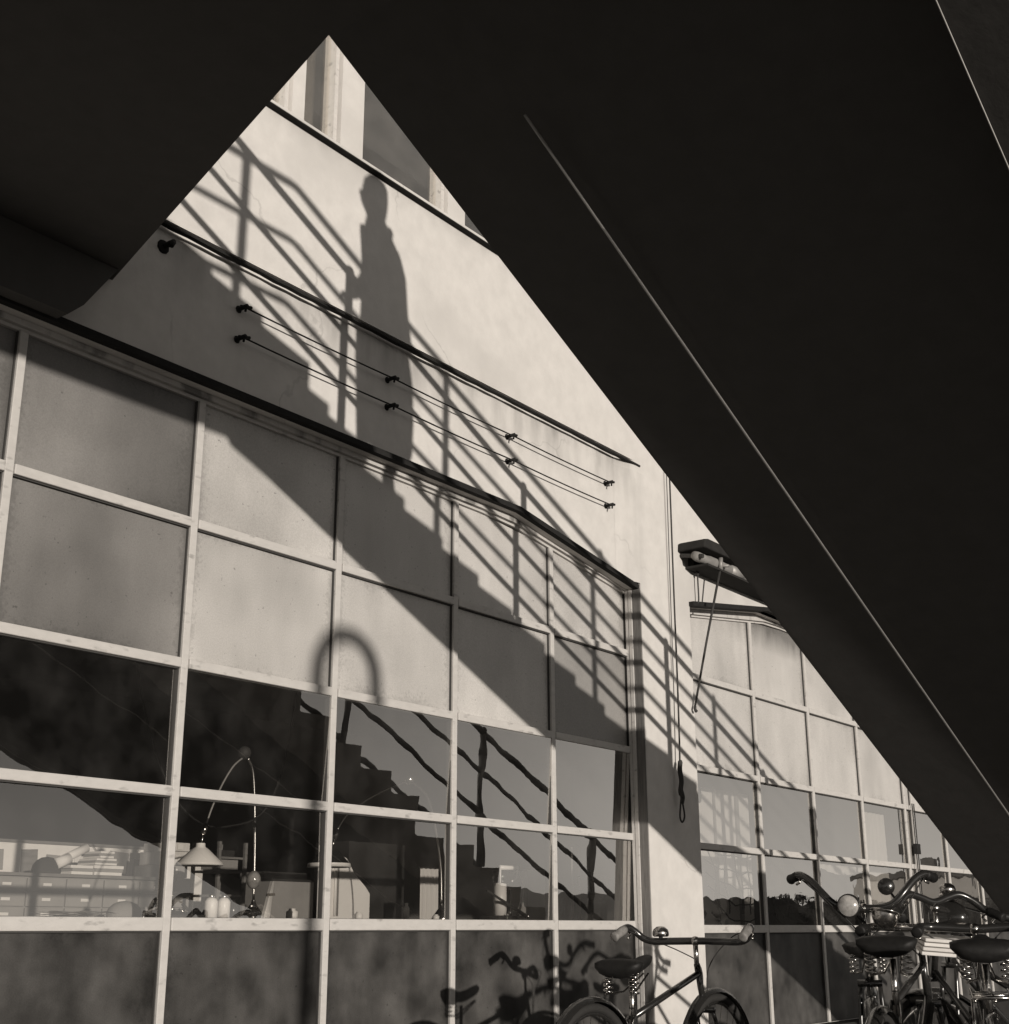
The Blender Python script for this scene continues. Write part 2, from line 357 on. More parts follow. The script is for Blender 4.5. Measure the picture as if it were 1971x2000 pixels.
for x in (.905, .965, .985):
    part(MB().prism([(x, .885), (x+.018, .885), (x+.018, 1.35), (x, 1.35)], UY+.03, UY+.036), 'curtain', M['linen'])

# jambs and frames of the two big windows
part(MB().qbox(1.6492, 1.6509, .9706, .9838, -.150, .479), 'window_frame', M['wood'], bevel=.003)
part(MB().qbox(1.6478, 1.6509, .9842, .9905, -.150, .479), 'window_frame', M['bar'], bevel=.003)
part(MB().qbox(1.6484, 1.6509, .9911, .9962, -.150, .479), 'window_frame', M['bar'], bevel=.003)
part(MB().qbox(1.6488, 1.6509, .9966, 1.020, -.150, .479), 'window_frame', M['dark'])
part(MB().qbox(1.812, 1.828, .9955, 1.012, -.150, .484), 'window_frame', M['bar'], bevel=.003)
# glazing
cols_a = [.0, .2083, .4164, .6247, .8330, 1.0402, 1.2482, 1.4564, 1.6488+.0042]
cols_b = [1.828, 2.0575, 2.2755, 2.4990, 2.7240, 2.7640, 2.9560, 3.17, 3.38, 3.6]
rows = [.5165, .3845, .2445, .1240, .0060, -.1500]      # glass head, four rails, bottom
rows_b = [.5165, .3800, .2380, .1210, .0010, -.1500]
BW = .0042                      # half width of a glazing bar
def headz(x, bay):
    if bay == 'a': return .5165 if x < 1.30 else (.5165-(x-1.30)*.0347 if x < 1.372 else .514-(x-1.372)*.1333)
    return .474+(x-1.812)*.1333 if x < 2.112 else min(.5165, .514+(x-2.112)*.0367)
tilt = {('a', i, r): (-.037 if r == 2 else -.026) for i in (4, 5, 6, 7) for r in (2, 3)}
tilt.update({('a', 4, 2): -.042, ('a', 3, 2): .006, ('a', 3, 3): .006, ('a', 2, 2): .006, ('a', 4, 3): .005, ('a', 5, 3): 0.0})
def window(name, cols, rows, bay, kinds):
    # one upright per column line is the window part; cross bars and panes hang under it
    f = MB()
    f.qbox(cols[0]-.004, cols[-1]+.004, .998, 1.004, -.1560, -.1500)
    pts = [(x, headz(x, bay)) for x in [cols[0]] + ([1.30, 1.372] if bay == 'a' else [2.112, 2.18]) + [cols[-1]]]
    for a, b in zip(pts[:-1], pts[1:]):
        f.prism([(a[0], a[1]-.0035), (b[0], b[1]-.0035), b, a], .996, 1.004)
    win = part(f, 'window', M['bar'])
    def sub(mb, nm, m, **k):
        o = mb.mk(nm, m, None, **k); o.parent = win; return o
    for x in cols[1:-1]:
        sub(MB().qbox(x-BW, x+BW, .9945, 1.003, -.150, headz(x, bay)-.003), 'glazing_bar', M['bar'], bevel=.003)
        sub(MB().qbox(x-BW-.0012, x-BW, .9975, 1.003, -.150, headz(x, bay)-.003), 'putty_line', M['groove'])
    for i in range(len(cols)-1):
        a, b = cols[i]+BW, cols[i+1]-BW
        for r in range(1, 5):
            z = rows[r]; h = .0047 if r < 4 else .0058
            dy = random.uniform(-.0006, .0006)
            sub(MB().qbox(a+.0006, b-.0006, .9935+dy, 1.003, z-h, z+h), 'glazing_bar', M['bar'], bevel=.004)
            sub(MB().qbox(a+.0006, b-.0006, .9965, 1.003, z-h-.0013, z-h), 'putty_line', M['groove'])
        for r in range(5):
            z0, z1 = rows[r+1], rows[r]
            if r == 0: za, zb = headz(cols[i], bay), headz(cols[i+1], bay)
            else: za = zb = z1
            k = kinds(i, r)
            t = tilt.get((bay, i, r), 0.0) + random.uniform(-.0006, .0006)
            y0 = 1.0; hy = t*(z1-z0)
            P = [(a, y0, z0), (b, y0, z0), (b, y0+hy, zb), (a, y0+hy, za)]
            Q = [(px, py+.0012, pz) for px, py, pz in P]
            V = [q(*v) for v in P+Q]; F = [(0, 1, 2, 3), (7, 6, 5, 4), (0, 4, 5, 1), (1, 5, 6, 2), (2, 6, 7, 3), (3, 7, 4, 0)]
            if k == 'clear': V = V[:4]; F = [(0, 1, 2, 3)]
            ob = link('pane', V, F, M[k]); ob.parent = win
    return win
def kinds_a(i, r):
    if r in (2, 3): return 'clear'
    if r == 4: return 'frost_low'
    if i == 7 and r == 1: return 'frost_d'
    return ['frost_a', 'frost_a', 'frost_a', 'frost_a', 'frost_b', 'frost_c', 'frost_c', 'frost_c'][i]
def kinds_b(i, r):
    if r == 4: return 'frost_low'
    if r == 3: return 'clear'
    if r == 2: return 'clear'
    return 'frost_soot' if r == 0 else 'frost_c'
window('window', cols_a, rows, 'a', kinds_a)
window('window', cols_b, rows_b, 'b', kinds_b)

# room behind
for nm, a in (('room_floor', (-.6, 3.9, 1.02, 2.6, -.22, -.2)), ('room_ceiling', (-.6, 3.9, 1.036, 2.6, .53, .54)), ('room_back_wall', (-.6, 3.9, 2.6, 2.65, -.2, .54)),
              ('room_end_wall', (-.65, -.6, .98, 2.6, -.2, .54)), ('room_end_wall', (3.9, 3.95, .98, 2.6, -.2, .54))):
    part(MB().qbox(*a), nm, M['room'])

# ------------------------------------------------------------------ outside stair
m_, I0, TIP = .44, .8348, .930
YI, YO = .56, .150             # wall-side and outer edge
ZLd, ZF = .590, .660           # landing underside and floor
stair = thing('outside_staircase', 'dark outside staircase running down to the right with a landing and iron rails', 'staircase', q(.56, .35, ZG))
def sp(mb, name, m=None, parent=None, **k):
    o = mb.mk(name, m or M['stair'], None, **k)
    o.parent = parent or stair
    o.matrix_parent_inverse = Matrix.Translation(-stair.location) if o.parent is stair else Matrix()
    return o
stair_loc = stair.location.copy()
NR = 27; rise = (ZF-ZG)/NR; run = rise/m_
xk = (I0-ZLd)/m_
xe = (I0-ZG)/m_
x1n = (TIP-ZF)/m_              # top nosing
sp(MB().prism([(xk, ZLd), (xe, ZG), (xe+.16, ZG), (x1n, ZF-.035), (x1n-.02, ZF-.035), (xk-.001, ZLd+.02)], YO, YI), 'waist_slab')
for i in range(1, NR):
    xa = x1n+(i-1)*run; zt = ZF-i*rise
    sp(MB().prism([(xa-.012, zt-rise*1.35), (xa+run, zt-rise*1.05), (xa+run, zt), (xa-.012, zt)], YO+.0005, YI-.0005), 'step')
sp(MB().prism([(xk, ZLd+.003), (xe+.05, ZG), (xe-.03, ZG), (xk, ZLd-.035), (xk-.06, ZLd-.012), (xk-.07, ZLd+.003)], .146, .1815), 'sun_stop_beam')  # added downstand with a haunch, shaped to keep low sun off the soffit
sp(MB().qbox(-.6, xk-.0008, .146, .1815, ZLd-.0005, ZF-.001), 'landing_edge')
sp(MB().tube([q(x, .1812, I0-.0352-m_*x) for x in (.62, 1.2, 2.2)], .0022, 6), 'edge_strip', M['pipe'], smooth=True)
sp(MB().prism([(-.6, .5255), (.640, .5255), (.655, .540), (.688, .5895), (-.6, .5895)], .955, .9785), 'shade_fill_board')  # added dark board standing in for the deep shade under the landing
for i in range(1, 5):          # a few more steps climb on above the landing
    xb = x1n-(i-1)*run; zt = ZF+i*rise*.93
    sp(MB().prism([(xb-run-.02, ZF-.002), (xb, ZF-.002), (xb, zt), (xb-run-.02, zt)], .22+.0004*i, YI-.0006-.0004*i), 'step')
# landing platform, cut back diagonally towards the wall
Pl = [(xk, YO), (xk, YI), (.699, .978), (-.6, .978), (-.6, YO)]
V = [q(x, y, ZLd) for x, y in Pl] + [q(x, y, ZF) for x, y in Pl]; n = 5
mb = MB().add(V, [tuple(range(n)), tuple(range(2*n-1, n-1, -1))] + [(i, i+n, (i+1) % n+n, (i+1) % n) for i in range(n)])
sp(mb, 'landing')
sp(MB().prism([(xk-.0005, ZLd+.021), (x1n, ZF-.034), (x1n, ZF), (xk-.0005, ZF)], YO, YI), 'landing_nosing')
RT = [1.127, 1.058, .989]; RL = [.890, .821, .752]; names = ['handrail', 'middle_rail', 'lower_rail']
for y, side in ((YI-.006, 0), (.188, 1)):
    for nm, zi, zl in zip(names, RT, RL):
        xkk = (zi-zl)/m_
        xend = (zi-(ZG+.30-(1.127-zi)))/m_
        if side: pts = [q(-.6, y, zl), q(.553, y, zl), q(.561, y, zl-.0015), q(.569, y, zl-.0050), q(.76, y, zi-m_*.76), q(xend, y, zi-m_*xend)]
        else: pts = [q(.40, y, zi-m_*.40+.72*.033), q(1.0, y, zi-m_*1.0+.12*.033), q(1.12, y, zi-m_*1.12), q(xend, y, zi-m_*xend)]
        sp(MB().tube(pts, .025 if nm == 'handrail' else .0205, 10), nm, M['rail'], smooth=True)
    if not side:
        # wall-side rail turns along the diagonal edge of the landing
        for nm, zi in zip(names, RT):
            sp(MB().tube([q(.40, y, zi-m_*.40+.0238), q(.40, y, .70)], .0165, 8), 'rail_return', M['rail'], smooth=True)
    xs = [.818-.3465*k+.0 for k in (0,)]
base_a = 1.0145-KX*(.97-YI+.006); base_b = 1.2015-KX*(.97-.188)
for y, b0 in ((YI-.006, base_a), (.188, base_b)):
    for k in range(-3, 6):
        x = b0+k*.3525
        if y > .3 and x < .45: continue
        top_ = 1.127-m_*x+(max(0, 1.12-x)*.033 if y > .3 else 0) if (x > .58 or y > .3) else .890
        bot = (TIP-m_*x-.02) if x > x1n else ZF-.01
        if top_ < ZG+.25: continue
        sp(MB().tube([q(x, y, bot), q(x, y, top_+.002)], .028, 10).ball(q(x, y, top_+.003), .034, 10), 'post', M['rail'], smooth=True)
# conduit clipped under the flight, catching the low sun, and the joint line beyond it
yp = .4623
sp(MB().tube([q(x, yp, I0-m_*x-.0095) for x in (.652, .9, 1.2, 1.6, 2.2)], .0050, 8), 'conduit', M['pipe'], smooth=True)
stair.location = stair_loc

# ------------------------------------------------------------------ figure on the stair
px, py = .781, .36
step_i = int((px-x1n)/run)+1; pz = EYE + (ZF-step_i*rise)*S
P0 = Vector((px*S, py*S, pz))
per = thing('person', 'person in a long dark overcoat standing on the stair, one hand on the rail', 'person', P0)
def skin(name, joints, edges, m, parent, root=0, sub=1):
    me = bpy.data.meshes.new(name); me.from_pydata([j[0] for j in joints], edges, []); me.materials.append(m)
    o = bpy.data.objects.new(name, me); C.objects.link(o); o.parent = parent
    md = o.modifiers.new('skin', 'SKIN'); md.use_smooth_shade = True
    for i, j in enumerate(joints):
        r = j[1]; d = me.skin_vertices[0].data[i]; d.radius = (r, r) if not isinstance(r, tuple) else r; d.use_root = (i == root)
    sb = o.modifiers.new('sub', 'SUBSURF'); sb.levels = sub; sb.render_levels = sub
    return o
J = [((0, 0, .93), .13), ((0, 0, 1.15), .12), ((.01, 0, 1.36), .13), ((0, 0, 1.46), .06), ((-.01, 0, 1.53), .05),
     ((.0, .09, .88), .085), ((-.03, .09, .50), .06), ((-.02, .09, .09), .045), ((-.15, .09, .035), .035),
     ((.0, -.09, .88), .085), ((.10, -.09, .42), .06), ((.20, -.09, -.06), .045), ((.06, -.09, -.11), .035),
     ((0, .18, 1.37), .055), ((.04, .24, 1.10), .043), ((-.06, .26, .94), .03), ((-.12, .26, .93), .022),
     ((0, -.18, 1.37), .055), ((.05, -.24, 1.10), .043), ((.0, -.25, .88), .03), ((-.03, -.25, .80), .022)]
Ed = [(0, 1), (1, 2), (2, 3), (3, 4), (0, 5), (5, 6), (6, 7), (7, 8), (0, 9), (9, 10), (10, 11), (11, 12),
      (2, 13), (13, 14), (14, 15), (15, 16), (2, 17), (17, 18), (18, 19), (19, 20)]
skin('body', J, Ed, M['skin'], per)
def ellip(secs, n=20):       # (z, cx, cy, rx, ry)
    V = []; F = []
    for z, cx, cy, rx, ry in secs:
        for j in range(n):
            t = 2*math.pi*j/n; V.append((cx+rx*math.cos(t), cy+ry*math.sin(t), z))
    k = len(secs)
    for i in range(k-1):
        for j in range(n): F.append((i*n+j, i*n+(j+1) % n, (i+1)*n+(j+1) % n, (i+1)*n+j))
    F += [tuple(range(n-1, -1, -1)), tuple((k-1)*n+j for j in range(n))]
    return MB().add(V, F)
ellip([(.20, .12, 0, .14, .20), (.25, .115, 0, .165, .22), (.45, .10, 0, .185, .235), (.65, .085, 0, .19, .235), (.85, .065, 0, .17, .22), (1.05, .05, 0, .15, .20), (1.25, .04, 0, .135, .21), (1.36, .02, 0, .11, .20), (1.44, -.01, 0, .085, .13), (1.50, -.025, 0, .065, .075), (1.53, -.03, 0, .055, .06)]).mk('overcoat', M['coat'], per, smooth=True).scale.x = 1.13
for s_, a in ((1, [(0, .18, 1.38), (.04, .25, 1.10), (-.05, .265, .96)]), (-1, [(0, -.18, 1.38), (.05, -.25, 1.10), (.01, -.255, .92)])):
    MB().tube(curve(a, 5), [.075-.0022*i for i in range(11)], 12).mk('sleeve', M['coat'], per, smooth=True)
hd = ellip([(1.46, .015, 0, .065, .055), (1.50, -.02, 0, .05, .045), (1.54, -.03, 0, .075, .055), (1.57, -.035, 0, .085, .066), (1.61, -.02, 0, .09, .073), (1.66, -.01, 0, .092, .076), (1.71, -.005, 0, .085, .07), (1.745, 0, 0, .055, .045), (1.755, 0, 0, .01, .01)])
hd.ball((-.115, 0, 1.605), .018, 8, (1.2, .7, 1.4)); hd.ball((-.10, 0, 1.555), .014, 8, (1, 1.2, .6))
for e in (-1, 1):
    hd.ball((-.085, e*.03, 1.635), .012, 8); hd.ball((.0, e*.076, 1.61), .026, 8, (.7, .35, 1.2))
o = hd.mk('head', M['skin'], per, smooth=True); o.location.x = -.05; o.scale = (.95, .95, 1)
ellip([(1.53, .055, 0, .025, .05), (1.60, .045, 0, .045, .074), (1.66, .018, 0, .078, .08), (1.72, .008, 0, .082, .073), (1.75, .004, 0, .06, .05), (1.765, .0, 0, .02, .02)]).mk('hair', M['hair'], per, smooth=True).location.x = -.045
MB().tube([(.02, -.10, 1.43), (.075, 0, 1.465), (.02, .10, 1.43), (-.05, .05, 1.42), (-.05, -.05, 1.42), (.02, -.10, 1.43)], [.03, .034, .03, .022, .022, .03], 8).mk('collar', M['coat'], per, smooth=True)
for e, hx, hz in ((1, -.12, .93), (-1, -.03, .80)):
    h = MB()
    for k in range(4):
        yy = e*.25+(k-1.5)*.019
        L_ = (.068, .078, .072, .058)[k]
        a = Vector((hx, yy, hz)); h.tube([a, a+Vector((-L_*.5, 0, -.008)), a+Vector((-L_*.75, 0, -.03)), a+Vector((-L_*.55, 0, -.055))], [.009, .0085, .008, .007], 8)
    a = Vector((hx+.02, e*.25-e*.03, hz)); h.tube([a, a+Vector((-.025, -e*.02, -.01)), a+Vector((-.05, -e*.012, -.03))], [.01, .009, .008], 8)
    h.mk('hand', M['skin'], per, smooth=True)
for e, f0, fz in ((1, -.09, .035), (-1, .12, -.113)):
    MB().ball((f0, e*.09, fz), .06, 12, (2.1, .8, .62)).mk('shoe', M['black'], per, smooth=True)

# ------------------------------------------------------------------ things on the wall
def wl(zc, lab, first=None):
    t = thing('wall_wire', lab, 'wire', q(1.2, .97, zc), 'wires stretched along the lower wall')
    xs = [.859, 1.095, 1.334, 1.576]
    def sub(mb, nm, m):
        o = mb.mk(nm, m, t, smooth=True); o.matrix_parent_inverse = Matrix.Translation(-t.location); return o
    pts = []
    for i in range(3):
        for j in range(6):
            u_ = j/6; pts.append(q(xs[i]+(xs[i+1]-xs[i])*u_, .9705, zc-.0012*4*u_*(1-u_)))
    pts.append(q(xs[-1], .9705, zc))
    sub(MB().tube(pts, .0042, 6), 'wire', M['black_and_shade'])
    for x in xs:
        b = MB()
        b.tube([q(x, .9795, zc), q(x, .9665, zc+.0004)], .011, 8); b.tube([q(x-.0055, .9705, zc-.0012), q(x+.0085, .9695, zc+.0022)], .0085, 8)
        b.tube([q(x, .968, zc), q(x-.001, .968, zc-.006)], .006, 6); b.ball(q(x, .9795, zc), .02, 8, (1, .4, 1))
        sub(b, 'bracket', M['black_and_shade'])
wl(.6225, 'upper of the two thin wires held off the stained wall by dark hooks')
wl(.5880, 'lower of the two thin wires held off the stained wall by dark hooks')
t = thing('wall_hook', 'single dark iron hook under the dark shade strip near the landing', 'hook', q(.756, .97, .650))
o = MB().tube([q(.756, .979, .651), q(.756, .964, .6512), q(.753, .964, .646)], .014, 8).ball(q(.756, .9795, .651), .035, 10, (1, .4, 1)).mk('hook', M['black_and_shade'], t, smooth=True); o.matrix_parent_inverse = Matrix.Translation(-t.location)

# cord on the pier
t = thing('pull_cord', 'long dark cord hanging down the pale pier with a looped knotted end', 'cord', q(1.73, .963, .15))
def sub_of(t, mb, nm, m, **k):
    o = mb.mk(nm, m, t, **k); o.matrix_parent_inverse = Matrix.Translation(-t.location); return o
pts = [q(1.7405, .9655, .868), q(1.7400, .963, .70), q(1.7365, .962, .50), q(1.7340, .961, .35), q(1.7305, .960, .26), q(1.7280, .960, .215)]
sub_of(t, MB().tube(curve(pts, 6), .0062, 8), 'line', M['rope'], smooth=True)
pts = [q(1.7295, .959, .235), q(1.7265, .9590, .222), q(1.7290, .9585, .205), q(1.7262, .9590, .192), q(1.7285, .9590, .182)]
sub_of(t, MB().tube(curve(pts, 5), [.010]+[.0165]*18+[.010]*2, 8), 'knot', M['rope'], smooth=True)
pts = [q(1.7300, .9595, .193), q(1.7335, .959, .183), q(1.7300, .959, .174)]
sub_of(t, MB().tube(curve(pts, 5), .011, 8), 'knot', M['rope'], smooth=True)
pts = [q(1.7275, .959, .182), q(1.7235, .959, .168), q(1.7215, .959, .153), q(1.7275, .959, .147), q(1.7345, .959, .155), q(1.7325, .959, .168), q(1.7280, .959, .180)]
sub_of(t, MB().tube(curve(pts, 5), .0062, 8), 'loop', M['rope'], smooth=True)
# a thin lightning of a second line near the pier edge
t = thing('thin_line', 'hair-thin straight line running down the pier beside the dark cord', 'wire', q(1.733, .968, .5))
sub_of(t, MB().tube([q(1.7325, .9680, .868), q(1.7318, .9682, .36)], .0018, 5), 'line', M['canvas'])

# rolled awning over the far window
t = thing('rolled_awning', 'rolled-up awning in a dark long cover board over the far window', 'awning', q(1.79, .95, .555))
sub_of(t, MB().prism([(1.767, .560), (1.769, .5735), (1.782, .5765), (3.2, .5765), (3.2, .560)], .922, .969), 'cover_board', M['dark'], bevel=.01)
sub_of(t, MB().qbox(1.790, 3.2, .930, .969, .537, .5405), 'back_board', M['dark'])
sub_of(t, MB().qbox(1.800, 3.2, .960, .9695, .541, .5595), 'back_board', M['dark'])
pr = [(0, 0), (.030, .0), (.036, .04), (.034, .16), (.042, .20), (.044, .34), (.040, .42), (.041, 1.2), (.040, 6.3), (0, 6.3)]
sub_of(t, MB().lathe(pr, q(1.772, .943, .5510), (1, 0, 0), 18), 'cloth_roll', M['canvas'], smooth=True)
sub_of(t, MB().tube([q(1.776, .968, .5555), q(1.776, .930, .5485)], .016, 8), 'bracket', M['rail'])
sub_of(t, MB().tube([q(1.850, .968, .5555), q(1.850, .925, .5480)], .012, 8), 'bracket', M['pipe'], smooth=True)
sub_of(t, MB().tube([q(1.885, .944, .551), q(1.925, .944, .551)], .052, 14), 'gear_housing', M['pipe'], smooth=True)
t = thing('crank_rod', 'thin slanting crank rod hanging from the awning down to the pier', 'crank rod', q(1.80, .96, .33))
sub_of(t, MB().tube([q(1.838, .932, .560), q(1.836, .9325, .540)], .017, 10), 'socket', M['pipe'], smooth=True)
sub_of(t, MB().tube([q(1.836, .9325, .542), q(1.812, .950, .425), q(1.7915, .9645, .322)], [.0095, .0085, .008], 8), 'rod', M['rail'], smooth=True)
sub_of(t, MB().tube(curve([q(1.7915, .9645, .322), q(1.7885, .963, .318), q(1.7905, .963, .3145), q(1.793, .963, .3155)], 4), .010, 8), 'hook', M['rail'], smooth=True)
t = thing('stay_rod', 'short upright iron stay between the rolled awning and the far window head', 'rod', q(1.815, .96, .49))
sub_of(t, MB().tube(curve([q(1.815, .962, .541), q(1.815, .962, .52), q(1.8150, .962, .492), q(1.812, .963, .4855), q(1.809, .966, .4815)], 4), .0058, 8).tube([q(1.815, .962, .530), q(1.815, .962, .541)], .012, 8), 'rod', M['rail'], smooth=True)

# ------------------------------------------------------------------ inside: bench and what stands on it
BT = .0125
t = thing('work_bench', 'long dark workbench just inside the near window', 'bench', q(1.1, 1.1, -.2))
sub_of(t, MB().qbox(.3, 1.72, 1.03, 1.19, BT-.009, BT), 'bench_top', M['midwood'], bevel=.006)
for x in (.35, .8, 1.25, 1.68):
    for y in (1.045, 1.175): sub_of(t, MB().qbox(x-.008, x+.008, y-.008, y+.008, -.2, BT-.0095), 'leg', M['dark'])
def shade(t, c, r0, r1, h):
    pr = [(r0*.55, h+.018), (r0*.6, h), (r0, h-.01), (r1, .012), (r1*1.02, 0), (r1*.97, .004), (r0*.9, h-.02), (r0*.5, h-.012)]
    sub_of(t, MB().lathe(pr, c, (0, 0, 1), 28), 'lamp_shade', M['white'], smooth=True)
t = thing('desk_lamp', 'tall goose-neck work lamp with a white cone shade and a glass ball on its stem', 'lamp', q(1.0556, 1.12, BT), 'goose-neck lamps on the bench')
sub_of(t, MB().lathe([(0, 0), (.06, 0), (.058, .012), (.03, .05), (.012, .075), (.010, .09)], q(1.0556, 1.12, BT), (0, 0, 1), 22), 'base', M['brass'], smooth=True)
sub_of(t, MB().tube(curve([q(1.0555, 1.12, .031), q(1.054, 1.12, .08), q(1.0513, 1.12, .118), q(1.0486, 1.12, .146), q(1.0443, 1.12, .1706), q(1.0365, 1.12, .184)], 6), .0062, 8), 'stem', M['brass'], smooth=True)
sub_of(t, MB().ball(q(1.0544, 1.12, .0533), .036, 18, (1, 1, 1.25)), 'glass_ball', M['lens'], smooth=True)
sub_of(t, MB().tube([q(1.0516, 1.12, .109), q(1.0510, 1.12, .120)], .0095, 10), 'collar', M['black'], smooth=True)
sub_of(t, MB().ball(q(1.0307, 1.12, .1885), .034, 16), 'joint', M['rail'], smooth=True)
sub_of(t, MB().tube(curve([q(1.0300, 1.12, .184), q(1.015, 1.12, .172), q(1.000, 1.12, .150), q(.988, 1.12, .125), q(.9815, 1.12, .107)], 6), .0050, 8), 'arm', M['pipe'], smooth=True)
sub_of(t, MB().tube([q(.9820, 1.12, .1085), q(.9785, 1.12, .0985)], .0125, 10).tube([q(.978, 1.12, .100), q(.9775, 1.12, .085)], .005, 8), 'socket', M['brass'], smooth=True)
shade(t, q(.9760, 1.12, .0655), .040, .112, .088)
t = thing('desk_lamp', 'goose-neck work lamp with a dark-topped shade behind the third glazing bar', 'lamp', q(1.3805, 1.12, BT), 'goose-neck lamps on the bench')
sub_of(t, MB().lathe([(0, 0), (.06, 0), (.058, .012), (.03, .05), (.012, .075), (.010, .09)], q(1.3805, 1.12, BT), (0, 0, 1), 22), 'base', M['brass'], smooth=True)
sub_of(t, MB().tube(curve([q(1.3805, 1.12, .03), q(1.3785, 1.12, .0749), q(1.370, 1.12, .115), q(1.3586, 1.12, .148), q(1.345, 1.12, .168), q(1.3159, 1.12, .1815)], 6), .0060, 8), 'stem', M['brass'], smooth=True)
sub_of(t, MB().ball(q(1.3130, 1.12, .1828), .030, 14), 'joint', M['brass'], smooth=True)
sub_of(t, MB().tube(curve([q(1.310, 1.12, .181), q(1.275, 1.12, .169), q(1.2365, 1.12, .153), q(1.200, 1.12, .132), q(1.1835, 1.12, .113)], 6), .0055, 8), 'arm', M['brass'], smooth=True)
sub_of(t, MB().tube([q(1.1840, 1.12, .1135), q(1.1800, 1.12, .1035)], .0125, 10).tube([q(1.1800, 1.12, .104), q(1.1765, 1.12, .093)], .005, 8), 'socket', M['brass'], smooth=True)
sub_of(t, MB().lathe([(.02, .115), (.035, .105), (.03, .09), (.05, .085), (.105, .025), (.112, .02)], q(1.1720, 1.12, .0705), (0, 0, 1), 28), 'lamp_shade', M['black'], smooth=True)
sub_of(t, MB().lathe([(.114, .02), (.118, 0), (.112, .002), (.105, .022)], q(1.1720, 1.12, .0705), (0, 0, 1), 28), 'shade_rim', M['white'], smooth=True)

def canister(x, y, lab):
    t = thing('tin_can', lab, 'tin', q(x, y, BT), 'white tins on the bench')
    sub_of(t, MB().lathe([(0, 0), (.031, 0), (.031, .075), (.022, .088), (.015, .092), (0, .092)], q(x, y, BT), (0, 0, 1), 18), 'can', M['white'], smooth=True)
    sub_of(t, MB().lathe([(.014, 0), (.016, .004), (.012, .018), (0, .021)], q(x, y, BT)+Vector((0, 0, .0922)), (0, 0, 1), 12), 'lid', M['brass'], smooth=True)
canister(.9645, 1.085, 'left of the two white tins standing on the bench by the lamp')
canister(.9815, 1.085, 'right of the two white tins standing on the bench by the lamp')
t = thing('bottle', 'small dark bottle beside the white tins', 'bottle', q(.9945, 1.085, BT))
sub_of(t, MB().lathe([(0, 0), (.022, 0), (.023, .05), (.009, .068), (.009, .085), (0, .085)], q(.9945, 1.085, BT), (0, 0, 1), 14), 'flask', M['black'], smooth=True)
t = thing('set_square', 'pale narrow wedge leaning upright on the bench', 'set square', q(1.042, 1.085, BT))
sub_of(t, MB().prism([(1.036, BT), (1.0455, BT), (1.0495, .050), (1.0475, .051)], 1.083, 1.087), 'board', M['white'])
sub_of(t, MB().prism([(1.0385, .0355), (1.0500, .0360), (1.0500, .0385), (1.0385, .0380)], 1.0815, 1.0829), 'clip', M['brass'])
t = thing('round_case', 'dark rounded case lying on the bench', 'case', q(.856, 1.10, BT))
o = sub_of(t, MB().ball(q(.868, 1.10, BT+.003), .075, 18, (1.15, .9, .78)), 'case', M['card'], smooth=True)
t = thing('small_vice', 'little nickel stand with an upright screw on the bench', 'stand', q(.925, 1.10, BT))
sub_of(t, MB().lathe([(0, 0), (.035, 0), (.03, .012), (.008, .02), (.008, .09), (.014, .095), (.014, .105), (.005, .11), (.005, .135), (0, .136)], q(.925, 1.10, BT), (0, 0, 1), 16), 'stand', M['brass'], smooth=True)
sub_of(t, MB().tube([q(.918, 1.10, .037), q(.932, 1.10, .037)], .004, 8), 'handle', M['brass'])
random.seed(11)
t = thing('paper_heap', 'crumpled pale papers lying on the bench at the left', 'papers', q(.80, 1.085, BT))
for k in range(5):
    V = []; n = 9; cx_, cy_ = .80+random.uniform(-.012, .014), 1.085+random.uniform(-.01, .01); an = random.uniform(-.4, .4)
    for i in range(n):
        for j in range(5):
            lx, ly = (i-4)*.006, (j-2)*.010
            X = cx_+lx*math.cos(an)-ly*math.sin(an); Y = cy_+lx*math.sin(an)+ly*math.cos(an)
            V.append(q(X, Y, BT+.0008+k*.0009+.0012*math.sin(i*1.3+k)*math.cos(j*1.1+k)+random.uniform(0, .0006)))
    F = [(i*5+j, (i+1)*5+j, (i+1)*5+j+1, i*5+j+1) for i in range(n-1) for j in range(4)]
    o = link('sheet', V, F, M['paper'], t, True); o.matrix_parent_inverse = Matrix.Translation(-t.location)
random.seed(12)
t = thing('tool_tray', 'low tray of tangled tools and small fittings on the bench under the white shade', 'tray', q(.93, 1.11, BT))
sub_of(t, MB().qbox(.885, .958, 1.085, 1.135, BT, BT+.003), 'tray', M['dark'])
for k in range(14):
    a = q(random.uniform(.89, .955), random.uniform(1.09, 1.13), BT+.005+random.uniform(0, .007)); d = Vector((random.uniform(-1, 1), random.uniform(-.6, .6), random.uniform(-.2, .35)))*.045
    sub_of(t, MB().tube([a-d, a, a+d*.9], random.uniform(.004, .011), 7), 'tool', random.choice([M['dark'], M['brass'], M['card'], M['midwood']]), smooth=True)

